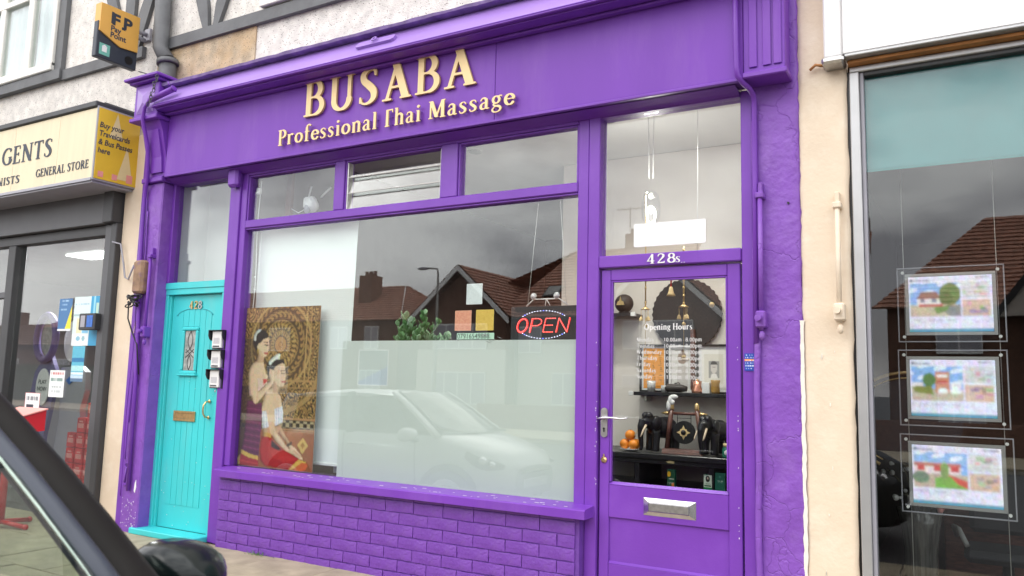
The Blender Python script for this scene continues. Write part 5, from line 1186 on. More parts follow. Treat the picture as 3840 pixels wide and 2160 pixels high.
# LED sign hung from two suckers
ls = thing('led_sign', 'lit red LED sign reading OPEN hung on cords in the big window', 'sign', (-2.33, .11, 1.64))
b = MB(); b.box(-2.575, -2.095, .10, .125, 1.533, 1.748, .004); b.build('panel', 'black_plastic', ls)
rg2 = MB(); rb2 = MB()
for i in range(56):
    a = 2*PI*i/56; p_ = (-2.335+.19*math.cos(a)*1.0, .0985, 1.630+.088*math.sin(a)*1.0)
    if abs(p_[2]-1.63) < .052: continue
    (rb2 if i % 7 == 0 else rg2).ball(p_, .0026, 6)
rg2.build('led_ring', 'led_white', ls); rb2.build('led_ring', 'led_blue', ls)
def led_letter(strokes, x, z, w_, h_):
    b = MB(); d_ = MB()
    for st in strokes:
        pts = [(x+p[0]*w_+.02*p[1], .0992, z+p[1]*h_) for p in st]; b.tube(pts, .0062, 6, flat=.35)
        Ls = [0]
        for a_, c_ in zip(pts[:-1], pts[1:]): Ls.append(Ls[-1]+math.dist(a_, c_))
        k_ = max(2, int(Ls[-1]/.0105))
        for i in range(k_+1):
            s_ = Ls[-1]*i/k_; j = max(0, min(len(pts)-2, next((q for q in range(len(Ls)-1) if Ls[q+1] >= s_-1e-9), len(pts)-2))); t = (s_-Ls[j])/(Ls[j+1]-Ls[j]+1e-9)
            d_.ball(tuple(np.array(pts[j])*(1-t)+np.array(pts[j+1])*t+np.array((0, -.004, 0))), .0034, 6)
    o = b.build('letter', 'led_red', ls); d_.build('diodes', 'led_hot', o)
oc = [(.5+.5*math.cos(a), .5+.5*math.sin(a)) for a in np.linspace(0, 2*PI, 17)]
led_letter([oc], -2.532, 1.582, .072, .086)
led_letter([[(0, 0), (0, 1)], [(0, 1), (.7, 1), (1, .86), (1, .62), (.7, .48), (0, .48)]], -2.432, 1.582, .07, .086)
led_letter([[(1, 1), (0, 1), (0, 0), (1, 0)], [(0, .5), (.85, .5)]], -2.336, 1.582, .068, .086)
led_letter([[(0, 0), (0, 1), (1, 0), (1, 1)]], -2.243, 1.582, .075, .086)
b = MB(); b.tube([(-2.46, .10, 1.75), (-2.40, .085, 1.79), (-2.22, .085, 1.79), (-2.165, .10, 1.752)], .004, 6); b.tube([(-2.31, .085, 1.79), (-2.325, .1, 1.75)], .003, 5); b.tube([(-2.31, .085, 1.79), (-2.29, .1, 1.75)], .003, 5); b.build('wire_hanger', 'white', ls)
b = MB(); b.tube([(-2.45, .10, 1.75), (-2.40, .12, 2.42)], .0018, 5); b.tube([(-2.175, .10, 1.75), (-2.24, .12, 2.42)], .0018, 5); b.build('hanging_cord', 'wire', ls)
for x in (-2.385, -2.222):
    b = MB(); b.lathe([(.022, 0), (.02, .006), (.008, .012), (.006, .02)], (x, .055, 1.806), 16, axis='y'); b.build('suction_cup', 'clear', ls)
# security camera behind the left upper light
sc_ = thing('security_camera', 'white security camera with two aerials behind the left upper light', 'security camera', (-4.55, .25, 2.6))
b = MB(); b.box(-4.60, -4.53, .2, .28, 2.60, 2.70, .02); b.build('bracket', 'white', sc_)
b = MB(); b.ball((-4.49, .2, 2.615), (.062, .055, .058), 16); b.box(-4.535, -4.45, .16, .24, 2.62, 2.69, .025); b.build('head', 'white', sc_)
b = MB(); b.ball((-4.495, .165, 2.585), (.03, .025, .045), 12); b.build('lens', 'grey_light', sc_)
for x in (-4.58, -4.44):
    b = MB(); b.tube([(x, .25, 2.69), (x+.10 if x > -4.5 else x+.03, .25, 2.79 if x < -4.5 else 2.76)], .007, 6); b.build('aerial', 'white', sc_)
b = MB(); b.tube([(-4.6, .25, 2.61), (-4.7, .27, 2.59), (-4.78, .27, 2.63)], .004, 5); b.build('lead', 'white', sc_)

# ---- on the door glass
wp = MB(); wp.prism([(-1.703, 2.075), (-1.281, 2.075), (-1.275, 2.082), (-1.275, 2.208), (-1.281, 2.214), (-1.703, 2.214), (-1.709, 2.208), (-1.709, 2.082)], 'y', .042, .0445); one('white_plate', wp, 'white', 'blank white rounded plate on the light over the glazed door', 'sign')
oh = thing('opening_hours', 'white opening hours lettering on the glass of the purple door', 'sign', (-1.5, .051, 1.45))
g_ = MB(); serif_line(g_, 'Opening Hours', -1.645, -1.358, 1.584, .036, .0510, .0008, 18, .04); g_.build('heading', 'white', oh)
for i, dname in enumerate(('Monday', 'Tuesday', 'Wednesday', 'Thursday', 'Friday', 'Saturday', 'Sunday')):
    z = 1.516-i*.0355; g_ = MB(); w_ = text_adv(dname, .3, .04)*.0268; serif_line(g_, dname, -1.690, -1.690+w_, z, .025, .0510, .0008, 14, .04); g_.build('day_name', 'vinyl', oh)
    g_ = MB(); serif_line(g_, ('11' if i == 6 else '10')+'.00am - 8.00pm', -1.527, -1.304, z, .025, .0510, .0008, 14, .04, .2); g_.build('day_hours', 'vinyl', oh)

# ---- sideboard and ornaments behind the door
sb_ = thing('sideboard', 'glossy black open fronted sideboard behind the glazed door', 'sideboard', (-1.9, 1.6, .02))
def cb(nm, x0, x1, y0, y1, z0, z1, m_='black_wood', c=.004): b = MB(); b.box(x0, x1, y0, y1, z0, z1, c); return b.build(nm, m_, sb_)
cb('top', -2.85, -1.0, 1.36, 1.90, .725, .765); cb('apron', -2.83, -1.02, 1.38, 1.42, .69, .724); cb('shelf', -2.83, -1.02, 1.38, 1.88, .50, .53); cb('base', -2.83, -1.02, 1.38, 1.88, .02, .499)
for x in (-2.83, -2.22, -1.66, -1.06): cb('divider', x, x+.04, 1.385, 1.88, .5305, .6895)
cb('back_panel', -2.62, -2.38, 1.88, 1.90, .531, .689, 'in_wall', 0); cb('back_panel', -2.0, -1.74, 1.88, 1.90, .531, .689, 'in_wall', 0)
# oranges on a plate
b = MB(); b.lathe([(.03, .766), (.045, .768), (.085, .782), (.086, .786), (.045, .774)], (-2.275, 1.46, 0), 24); one('plate', b, 'white_gloss', 'small white plate carrying four oranges on the sideboard', 'plate')
for (x, y, z), lab in zip(((-2.32, 1.45, .818), (-2.24, 1.425, .818), (-2.26, 1.505, .818), (-2.28, 1.455, .886)), ('orange at the left of the pile on the white plate', 'front orange of the pile on the white plate', 'orange at the back of the pile on the white plate', 'topmost orange of the pile on the white plate')):
    t_ = thing('orange', lab, 'orange', (x, y, z-.042), 0, 'oranges on the plate'); b = MB(); b.ball((x, y, z), (.0415, .0415, .039), 18); b.build('fruit', 'orange_fruit', t_); b = MB(); b.ball((x+.004, y-.006, z+.0385), (.005, .005, .003), 6); b.build('stalk', 'stem', t_)
# carved elephants
def elephant(label, x, y, rz, s=1.):
    t_ = thing('elephant_figure', label, 'figurine', (0, 0, 0), 0, 'black elephant figures')
    b = MB(); q = b.ball
    q((0, .10, .185), (.070, .115, .082), 20); q((0, .02, .20), (.066, .07, .075), 16); q((0, -.045, .232), (.052, .052, .055), 16); q((.024, -.05, .272), (.028, .034, .03), 12); q((-.024, -.05, .272), (.028, .034, .03), 12)
    for sx in (1, -1):
        b.tube([(sx*.040, .005, .16), (sx*.042, 0, .08), (sx*.042, -.004, .01)], [.036, .029, .031], 12); b.tube([(sx*.042, .165, .17), (sx*.044, .175, .08), (sx*.044, .165, .01)], [.042, .030, .031], 12)
        q((sx*.072, -.012, .222), (.014, .036, .050), 12)
    b.tube([(0, -.085, .24), (0, -.105, .19), (0, -.108, .12), (0, -.100, .05), (0, -.108, .015)], [.034, .029, .022, .016, .013], 12)
    b.tube([(0, .21, .2), (0, .225, .15), (0, .222, .09)], [.010, .007, .006], 6)
    me = b.mesh('elephant', 'black_wood')
    o = place('body', me, t_); md = o.modifiers.new('remesh', 'REMESH'); md.mode = 'VOXEL'; md.voxel_size = .0065; md.use_smooth_shade = True
    sm_ = o.modifiers.new('smooth', 'SMOOTH'); sm_.factor = .5; sm_.iterations = 3
    for sx in (1, -1):
        b = MB(); b.tube([(sx*.034, -.082, .205), (sx*.040, -.108, .165), (sx*.042, -.125, .135), (sx*.040, -.135, .118)], [.009, .0085, .006, .003], 8); b.build('tusk', 'ivory', t_)
    t_.location = (x, y, .765); t_.rotation_euler = (0, 0, rz); t_.scale = (s, s, s); return t_
elephant('black carved elephant with pale tusks between the oranges and the gong', -2.115, 1.50, R(-38), 1.0)
elephant('black carved elephant with pale tusks right of the gong', -1.672, 1.48, R(-22), .98)
# gong on a wooden stand
gg = thing('gong_stand', 'small gong with gold star hanging in a dark wooden frame', 'gong', (-1.878, 1.5, .765)); gx, gy = -1.878, 1.52
b = MB(); b.prism([(gy-.06, .766), (gy+.06, .766), (gy+.045, .80), (gy-.045, .80)], 'x', gx-.155, gx+.155); b.build('base', 'brown_wood', gg)
for s in (1, -1):
    b = MB(); b.tube([(gx+s*.135, gy, .80), (gx+s*.098, gy, 1.09)], .018, 8); b.build('post', 'brown_wood', gg)
    b = MB(); b.lathe([(.018, 1.09), (.021, 1.10), (.017, 1.112), (.019, 1.122), (.006, 1.145)], (gx+s*.097, gy, 0), 12); b.build('finial', 'brass', gg)
    b = MB(); b.lathe([(.012, 0), (.014, s*.012), (.012, s*.03), (.003, s*.06)], (gx+s*.118, gy, 1.062), 10, axis='x'); b.build('bar_end', 'brass', gg)
b = MB(); b.tube([(gx-.12, gy, 1.062), (gx+.12, gy, 1.062)], .0115, 10); b.build('crossbar', 'brown_wood', gg)
b = MB(); b.tube([(gx-.052, gy, 1.05), (gx-.052, gy, .99)], .0025, 5); b.tube([(gx+.052, gy, 1.05), (gx+.052, gy, .99)], .0025, 5); b.tube([(gx-.056, gy, 1.028), (gx+.056, gy, 1.028)], .002, 5); b.build('hanger', 'black', gg)
b = MB(); b.lathe([(.084, .014), (.086, -.008), (.078, -.014), (.03, -.016), (.022, -.026), (.012, -.031)], (gx, gy, .923), 32, axis='y'); 
b.v = [(p[0], 2*gy-p[1], p[2]) for p in b.v]; b.v = [(p[0], 2*gy-p[1], p[2]) for p in b.v]; go = b.build('gong_disc', 'black', gg)
b = MB(); pts = []
for i in range(16):
    a = PI*i/8; r_ = .054 if i % 4 == 0 else (.034 if i % 2 == 0 else .030); pts.append((gx+r_*math.cos(a), .923+r_*math.sin(a)))
for y_ in (gy-.0185, gy+.0185): b.prism(pts, 'y', y_-.001, y_+.001)
b.build('star', 'gold', go)
b = MB(); b.lathe([(.020, 0), (.016, .010), (.006, .014)], (gx, gy-.0196, .923), 16, axis='y'); b.v = [(p[0], 2*(gy-.0196)-p[1] if p[1] > gy-.0196 else p[1], p[2]) for p in b.v]; b.build('boss', 'black', go)
b = MB(); rr = random.Random(2)
for i, (dx, dz, rx, rz_) in enumerate(((-.115, 1.12, .018, .04), (-.10, 1.16, .02, .034), (-.075, 1.185, .035, .018), (-.085, 1.145, .02, .02))): b.ball((gx+dx, gy-.02, dz), (rx, .008, rz_), 10)
one('orchid_flower', b, 'white', 'white orchid bloom lying over the left post of the gong', 'flower')
# figurine and jar at the right edge
t_ = thing('monk_figure', 'reddish seated figure behind the green jar at the sideboard end', 'figurine', (-1.39, 1.5, .765))
b = MB(); b.ball((-1.50, 1.5, .80), (.045, .035, .035)); b.ball((-1.50, 1.5, .845), (.032, .028, .035)); b.build('body', 'brown_wood', t_); b = MB(); b.ball((-1.50, 1.495, .895), (.021, .021, .024)); b.build('head', 'copper', t_)
t_ = thing('balm_jar', 'small dark green jar with pale lid and label on the sideboard', 'jar', (-1.40, 1.40, .765))
b = MB(); b.lathe([(.034, .766), (.036, .78), (.036, .83), (.028, .842), (.028, .846)], (-1.525, 1.40, 0), 18); b.build('jar', 'box_green', t_); b = MB(); b.lathe([(.029, .846), (.029, .868)], (-1.525, 1.40, 0), 18); b.build('lid', 'pale_yellow', t_); b = MB(); b.ball((-1.522, 1.366, .806), (.017, .004, .02), 12); b.build('label', 'paper', t_)
# boxes on the sideboard shelf
for i, (x, h_, w_, bgc, lab) in enumerate(((-1.936, .125, .055, (14, 80, 52), 'green and yellow carton on the left of the sideboard shelf'), (-1.662, .11, .062, (210, 226, 210), 'white and green carton with a dark oval on the sideboard shelf'), (-1.575, .128, .07, (10, 96, 78), 'plain dark green carton at the right of the sideboard shelf'))):
    t_ = thing('carton', lab, 'box', (x, 1.42, .4), 0, 'cartons on the sideboard shelf'); b = MB(); b.box(x-w_/2, x+w_/2, 1.385, 1.43, .5315, .5315+h_, .001); b.build('carton_body', 'box_green', t_)
    cv = Canvas(24, 44, bgc)
    if i == 0: cv.ell(.25, .25, .25, .16, (240, 190, 40)); cv.ell(.9, .85, .3, .12, (224, 120, 40)); cv.textlines(.2, .95, .5, .05, (240, 240, 230), 3, .1); cv.textlines(.1, .9, .72, .03, (220, 230, 220), 4); cv.textlines(.1, .9, .78, .03, (220, 230, 220), 5)
    if i == 1: cv.ell(.5, .26, .26, .2, (30, 40, 36)); cv.ell(.5, .22, .1, .08, (210, 190, 170)); cv.rect(0, .8, 1, 1, (20, 130, 70)); cv.textlines(.15, .85, .55, .06, (20, 120, 60), 2, .05); cv.rect(.1, .66, .9, .74, (20, 90, 50))
    if i == 2: cv.ell(.5, .2, .12, .07, (60, 130, 110)); cv.textlines(.25, .8, .4, .05, (200, 224, 214), 8, .05); cv.textlines(.3, .75, .5, .03, (160, 200, 186), 9, .1)
    cv.sheet('carton_front', (x-w_/2+.002, 1.3835, .53+h_), (x+w_/2-.002, 1.3835, .53+h_), (x-w_/2+.002, 1.3835, .5335), parent=t_, thick=.001)
b = MB(); b.prism([(-1.97, .715), (-1.94, .722), (-1.905, .718), (-1.91, .703), (-1.955, .704)], 'y', 1.374, 1.3795); one('leaf_scrap', b, 'pale_yellow', 'small yellow green scrap stuck on the sideboard apron', 'scrap')
# wall shelves
def wshelf(label, x0, x1, z): 
    t_ = thing('wall_shelf', label, 'shelf', ((x0+x1)/2, 1.8, z)); b = MB(); b.box(x0, x1, 1.70, 1.918, z-.014, z+.014, .003); b.build('board', 'black_wood', t_)
    for x in (x0-.012, x1-.02): b = MB(); b.box(x, x+.04, 1.69, 1.72, z-.016, z+.018, .003); b.build('end_cap', 'white_gloss', t_)
    b = MB(); b.box(x0+.08, x0+.10, 1.80, 1.918, z-.06, z-.016, .003); b.build('bracket', 'steel', t_)
wshelf('black wall shelf carrying glasses and framed pictures behind the door', -2.38, -1.56, 1.20)
wshelf('upper black wall shelf carrying the round dark lantern', -2.95, -2.36, 1.835)
wshelf('short black wall shelf at the upper right edge of the door glass', -1.58, -1.2, 1.84)
def stand(name, label, cat, x, z, parts):
    t_ = thing(name, label, cat, (x, 1.78, z))
    for nm, prof, m_ in parts: b = MB(); b.lathe(prof, (x, 1.78, z), 16); b.build(nm, m_, t_)
    return t_
zz = 1.2145
stand('glass_mug', 'clear glass mug at the left end of the wall shelf', 'glass', -2.232, zz, (('bowl', [(.03, 0), (.036, .09), (.033, .09), (.028, .01)], 'clear'),))
stand('tumbler', 'short clear tumbler right of the mug on the wall shelf', 'glass', -2.125, zz, (('bowl', [(.024, 0), (.026, .055), (.023, .055), (.02, .006)], 'clear'),))
stand('copper_cup', 'copper coloured glass cup on the wall shelf right of the dark roll', 'cup', -1.856, zz, (('bowl', [(.042, 0), (.046, .02), (.03, .05), (.034, .095)], 'copper'), ('tea_light', [(.016, .096), (.016, .11)], 'brass')))
stand('amber_bottle', 'stout amber glass bottle at the right of the wall shelf', 'bottle', -1.715, zz, (('bottle_body', [(.03, 0), (.034, .02), (.032, .07), (.036, .10), (.034, .105)], 'amber_glass'),))
b = MB(); b.tube([(-2.12, 1.78, zz+.032), (-2.09, 1.78, zz+.036), (-1.99, 1.78, zz+.035), (-1.94, 1.78, zz+.032)], [.02, .034, .034, .02], 12, flat=.95); b.tube([(-2.03, 1.75, zz+.07), (-2.0, 1.75, zz+.078), (-1.985, 1.75, zz+.07)], .005, 5); one('leather_roll', b, 'leather', 'dark leather roll tied with a cord on the wall shelf', 'roll')
b = MB(); b.box(-1.815, -1.755, 1.76, 1.85, zz, zz+.085, .004); one('card_box', b, 'paper', 'small pale box between the copper cup and the amber bottle', 'box')
# framed pictures
def picture(label, x0, x1, z0, z1, cv, mount, m_='black'):
    t_ = thing('framed_picture', label, 'picture', ((x0+x1)/2, 1.88, z0)); b = MB(); frame_ring(b, x0, x1, z0, z1, .014, 1.86, 1.90, .002); b.build('frame', m_, t_)
    b = MB(); b.box(x0+.0145, x1-.0145, 1.88, 1.895, z0+.0145, z1-.0145); b.build('mount', 'paper', t_); k_ = mount
    cv.sheet('print', (x0+k_, 1.878, z1-k_), (x1-k_, 1.878, z1-k_), (x0+k_, 1.878, z0+k_), parent=t_, thick=.001)
cv = Canvas(44, 76, (238, 158, 58)); cv.rect(0, .2, 1, .24, (246, 176, 90)); rr = random.Random(8)
for gx_ in (.18, .5, .82):
    for i in range(16):
        y_ = .08+.05*i+rr.uniform(-.008, .008)
        if rr.random() < .8: cv.ell(gx_+rr.uniform(-.05, .05), y_, rr.uniform(.03, .08), .012, (120, 84, 30), .8)
cv.textlines(.45, .95, .93, .02, (110, 70, 30), 3, .1)
picture('orange chart of leaf figures in a black frame on the wall shelf', -2.365, -2.13, zz, 1.60, cv, .03)
cv = Canvas(44, 56, (236, 234, 228)); cv.rect(.12, .12, .88, .88, (222, 218, 206)); cv.rect(.30, .30, .72, .74, (150, 150, 148)); cv.ell(.51, .47, .13, .15, (206, 200, 194)); cv.poly([(.36, .74), (.42, .62), (.60, .62), (.68, .74)], (225, 222, 218)); cv.put((((cv.X-.51)/.14)**2+((cv.Y-.40)/.10)**2 < 1) & (cv.Y < .40), (60, 58, 58)); cv.rect(.45, .455, .49, .465, (70, 66, 64)); cv.rect(.53, .455, .57, .465, (70, 66, 64)); cv.rect(.47, .55, .55, .558, (120, 100, 96))
picture('small grey portrait in a wide white mount at the right of the shelf', -1.89, -1.62, zz, 1.60, cv, .04)
cv = Canvas(40, 50, (214, 212, 206)); cv.ell(.5, .25, .2, .14, (150, 130, 116)); cv.poly([(.25, .95), (.3, .42), (.7, .42), (.78, .95)], (196, 190, 184)); cv.poly([(.4, .12), (.6, .12), (.52, .03)], (130, 110, 96))
picture('pale print of a standing figure between the orange chart and the portrait', -2.115, -1.905, zz, 1.59, cv, .016, 'white')
# round things on and above
t_ = thing('globe_lantern', 'round dark lantern with gold pattern on the upper wall shelf', 'lantern', (-2.47, 1.8, 1.85)); b = MB(); b.lathe([(.03, 1.85), (.05, 1.86), (.03, 1.87)], (-2.475, 1.79, 0), 14); b.build('foot', 'black', t_); b = MB(); b.ball((-2.475, 1.79, 1.935), .078, 22); go = b.build('globe', 'rattan', t_)
b = MB(); b.prism([(-2.51, 1.915), (-2.44, 1.915), (-2.452, 1.945), (-2.465, 1.95), (-2.475, 1.985), (-2.485, 1.95), (-2.498, 1.945)], 'y', 1.706, 1.712); b.build('gold_motif', 'brass', go)
b = MB(); pts = []
for i in range(72):
    a = 2*PI*i/72; r_ = .285+.005*math.cos(a*36); pts.append((-1.979+r_*math.cos(a), 1.845+r_*math.sin(a)))
b.prism(pts, 'y', 1.885, 1.915); one('round_screen', b, 'black_matt', 'large round dark wall disc behind the bells on the lobby wall', 'wall hanging')
b = MB(); b.box(-1.935, -1.90, 1.855, 1.883, 1.24, 1.72, .002); one('hanging_panel', b, 'brown_wood', 'narrow dark wooden strip below the round wall disc', 'wall hanging')
# hanging bells
def bells(label, x, y, ztop, zc, drop):
    t_ = thing('wind_bells', label, 'bells', (x, y, zc)); b = MB(); b.tube([(x, y, ztop), (x, y, zc)], .005, 6); 
    for i in range(8): b.ball((x, y, zc+(ztop-zc)*(i+.5)/8), .009, 6)
    b.build('chain', 'brass', t_); b = MB(); b.lathe([(.004, zc+.022), (.02, zc+.009), (.036, zc), (.032, zc)], (x, y, 0), 16); b.build('canopy', 'brass', t_)
    for dx, dy in ((-.032, 0), (.026, -.014), (0, .032)):
        b = MB(); b.tube([(x+dx, y+dy, zc), (x+dx, y+dy, zc-.055)], .0018, 4); b.lathe([(.004, zc-.05), (.011, zc-.06), (.0145, zc-.077), (.015, zc-.08), (.010, zc-.079)], (x+dx, y+dy, 0), 12); b.build('bell', 'gold', t_)
    b = MB(); b.tube([(x, y, zc), (x, y, zc-drop)], .0016, 4); b.ball((x, y, zc-.115), .014, 10); b.ball((x, y, zc-drop), (.018, .004, .008), 8); b.build('clapper', 'brass', t_)
bells('left cluster of small brass bells hanging behind the door glass', -1.955, .9, 2.6, 1.79, .33)
bells('right cluster of small brass bells before the round dark disc', -1.649, .8, 2.2, 1.79, .33)
b = MB(); b.tube([(-1.735, .8, 2.05), (-1.737, .8, 1.93)], .006, 6); one('red_tassel', b, 'red', 'red cord above the single brass bell', 'cord')
t_ = thing('brass_bell', 'single larger brass bell hung on a red cord', 'bell', (-1.737, .8, 1.85)); b = MB(); b.lathe([(.006, 1.93), (.011, 1.926), (.015, 1.905), (.02, 1.885), (.031, 1.868), (.027, 1.868)], (-1.737, .8, 0), 18); b.build('bell', 'gold', t_)
b = MB(); b.ball((-1.46, .8, 1.80), (.018, .006, .018), 8); one('gold_charm', b, 'brass', 'small gold flower charm right of the bells', 'charm')
b = MB(); b.box(-1.55, -1.44, .2, .3, 1.3, 1.33) if False else b.ball((-1.64, .8, 1.44), (.03, .008, .012), 8); one('shell_charm', b, 'ivory', 'pale shell charm hanging below the right bells', 'charm')

# ================================================================== NEWSAGENT ON THE LEFT
NA = thing('newsagent_shop', 'grey framed corner shop front with cream sign left of the purple shop', 'shop', (-8, 0, 0))
def nx_(name, x0, x1, y0, y1, z0, z1, c=.004, m_='grey_paint', par=None): b = MB(); b.box(x0, x1, y0, y1, z0, z1, c); return b.build(name, m_, par or NA)
nx_('grey_fascia', -12, -6.74, -.09, .1, 2.60, 2.95, .006); nx_('fascia_return', -6.738, -6.60, -.12, .1, 2.60, 2.95, .006, 'grey_dark')
nx_('head_frame', -12, -6.80, -.03, .08, 2.505, 2.598, .005, 'grey_dark'); nx_('frame_post', -6.795, -6.67, -.04, .08, .0, 2.598, .006); nx_('frame_post', -6.668, -6.585, -.07, .08, -.05, 2.598, .006, 'grey_dark')
nx_('mullion', -8.40, -8.27, -.035, .08, .1, 2.504, .005, 'grey_dark'); nx_('bottom_rail', -12, -6.8, -.03, .08, .02, .16, .004); nx_('door_rail', -10, -8.41, -.02, .06, 1.98, 2.04, .004)
for x0, x1 in ((-8.268, -6.797), (-10, -8.402)): nx_('pane', x0, x1, .02, .026, .161, 2.504, 0, 'dark_glass')
nx_('stall_board', -12, -6.6, -.02, .05, -.05, .019)
nx_('interior_ceiling', -12, -6.6, .1, 6, 2.57, 2.6, 0, 'street_grey'); nx_('back_wall', -12, -6.6, 6.0, 6.05, 0, 2.84, 0, 'grey_light'); nx_('interior_floor', -12, -6.6, .1, 6, -.05, 0, 0, 'in_floor'); nx_('side_wall', -12.05, -12, .1, 6, 0, 2.84, 0, 'grey_light'); nx_('inner_wall', -6.60, -6.55, .1, 6, 0, 2.84, 0, 'hall_wall')
for i, (x, y, z) in enumerate(((-9.6, 3.2, 1.5), (-8.2, 4.2, 1.4), (-10.6, 5.0, 1.7))):
    b = MB(); b.box(x-.9, x+.9, y, y+.5, 0, z, .01)
    o = b.build('display_shelf', 'brown_wood', NA)
    for k_ in range(4):
        b = MB()
        for q in range(9): xx = x-.8+.18*q; b.box(xx, xx+.14, y-.06, y-.002, .15+k_*.34, .15+k_*.34+random.uniform(.14, .26), .004, random.randrange(5))
        b.build('shelf_goods', ('red_pack', 'paper', 'sign_yellow', 'blue_label', 'box_green'), o)
b = MB(); b.box(-8.25, -6.72, .95, 1.4, .0, 1.42, .01); so_ = b.build('display_shelf', 'brown_wood', NA); rr = random.Random(17)
for k_ in range(4):
    for q in range(11):
        xx = -8.22+.136*q; b = MB(); b.box(xx, xx+rr.uniform(.07, .125), .87, .945, .08+k_*.34, .08+k_*.34+rr.uniform(.12, .27), .004); b.build('shelf_goods', rr.choice(('red_pack', 'red_pack', 'brown_wood', 'paper', 'lilac', 'box_green', 'in_floor')), so_)
b = MB(); b.box(-8.75, -8.1, .75, 1.05, 2.545, 2.565, .004); o = b.build('light_panel', 'lit_panel'); tag(o, 'bright flat ceiling light inside the grey framed shop', 'ceiling light')
pl = bpy.data.lights.new('shop_light', 'AREA'); pl.energy = 75; pl.size = .6; pl.size_y = .28; pl.shape = 'RECTANGLE'; po = bpy.data.objects.new('shop_light', pl); COL.objects.link(po); po.location = (-8.42, .9, 2.53)
b = MB(); b.box(-6.584, -6.292, -.015, .1, -.06, 3.40, .004); b.build('cream_strip', 'cream', NA)
b = MB(); b.tube([(-6.60, -.09, 2.42), (-6.52, -.06, 2.40), (-6.47, -.05, 2.22), (-6.45, -.04, 2.1), (-6.40, -.04, 2.08), (-6.32, -.05, 2.2)], .008, 6); one('loose_cable', b, 'grey_light', 'loose grey cable looping over the cream strip by the grey frame', 'cable')
# sign box with yellow end
ns = thing('shop_sign', 'long cream sign box with dark serif lettering over the grey shop front', 'sign', (-9, -.3, 3.2))
b = MB(); b.box(-12, -6.475, -.41, .08, 2.915, 3.545, .006); b.build('sign_box', 'cream_sign', ns)
b = MB(); b.box(-12, -6.47, -.43, .09, 3.547, 3.60, .008); b.box(-12, -6.55, -.30, .09, 3.601, 3.64, .01); b.build('sign_cap', 'grey_dark', ns)
b = MB(); b.box(-12, -6.48, -.415, -.409, 2.895, 2.922, .002); b.box(-12, -6.48, -.40, .05, 2.88, 2.913, .002); b.build('sign_trim', 'grey_light', ns)
for i in range(5):
    b = MB(); b.box(-7.02-.72*i-.003, -7.02-.72*i, -.4115, -.4095, 2.93, 3.54); b.build('board_joint', 'cream', ns)
b = MB(); serif_line(b, 'GENTS', -7.945, -7.105, 3.185, .172, -.414, .003, 30, .06); b.build('lettering', 'navy_text', ns)
b = MB(); serif_line(b, 'NISTS', -7.985, -7.60, 2.992, .076, -.414, .003, 20, .06); b.build('lettering', 'navy_text', ns)
b = MB(); serif_line(b, 'GENERAL STORE', -7.335, -6.53, 3.010, .076, -.414, .003, 20, .05, .35); b.build('lettering', 'navy_text', ns)
# yellow panel on the end of the box
yp = thing('travel_sign', 'yellow panel about travel passes on the end of the cream sign box', 'sign', (-6.46, -.2, 2.9))
b = MB(); b.box(-6.470, -6.455, -.415, .0, 2.90, 3.555, .003); b.build('frame', 'grey_light', yp)
b = MB(); b.box(-6.4545, -6.448, -.405, -.012, 2.915, 3.54, .001); b.build('face', 'sign_yellow', yp)
b = MB(); b.prism([(-.235, 3.53), (-.30, 3.30), (-.17, 3.30)], 'x', -6.4478, -6.4468); b.prism([(-.12, 3.26), (-.05, 2.95), (-.20, 2.95)], 'x', -6.4478, -6.4468); b.build('pale_triangle', 'pale_yellow', yp)
for i, t_ in enumerate(('Buy your', 'Travelcards', '& Bus Passes', 'here')):
    sans('text', t_, -6.4462, -.395, 3.37-.075*i, .070, 'navy_text', yp, .0004, rz=PI/2, sx=.88, shear=.15, bold=.0012)
for i, (y, w_) in enumerate(((-.35, .05), (-.22, .05), (-.08, .06))):
    b = MB(); b.box(-6.4478, -6.4466, y-w_/2, y+w_/2, 2.935, 2.935+(.05 if i < 2 else .075), .001); b.build('logo_block', 'pink', yp)
# projecting pay sign
pp = thing('payment_sign', 'projecting amber and navy payment sign above the yellow panel', 'sign', (-6.6, -.2, 4.0))
b = MB(); b.box(-6.635, -6.575, -.415, -.02, 4.03, 4.36, .006); b.build('navy_box', 'sign_navy', pp)
pts = [(-.405, 4.525), (-.03, 4.535), (-.03, 4.20), (-.20, 4.185), (-.405, 4.27)]
b = MB(); b.prism(pts, 'x', -6.645, -6.560); b.build('amber_box', 'sign_amber', pp)
for s, y0 in (('F', -.30), ('P', -.19)):
    sans('emblem', s, -6.5590, y0, 4.37, .145, 'sign_navy', pp, .0008, rz=PI/2, sx=1.15, bold=.006)
b = MB(); b.box(-6.5597, -6.5583, -.305, -.28, 4.372, 4.48); b.box(-6.5597, -6.5583, -.20, -.165, 4.352, 4.376); b.build('emblem_bar', 'sign_navy', pp)
sans('text', 'Pay', -6.5590, -.305, 4.305, .072, 'navy_text', pp, .0006, rz=PI/2, bold=.002); sans('text', 'Point', -6.5590, -.305, 4.245, .072, 'navy_text', pp, .0006, rz=PI/2, bold=.002)
b = MB(); b.box(-6.576, -6.5735, -.385, -.285, 4.06, 4.165, .001); mt = b.build('mint_label', 'mint', pp)
b = MB(); b.box(-6.5733, -6.5722, -.36, -.315, 4.09, 4.135); b.prism([(-.365, 4.136), (-.31, 4.136), (-.337, 4.158)], 'x', -6.5733, -6.5722); b.build('symbol', 'paper', mt)
b = MB(); b.lathe([(.04, 0), (.04, .002)], (-6.575, -.10, 4.10), 20, axis='x'); b.build('round_mark', 'black', pp)
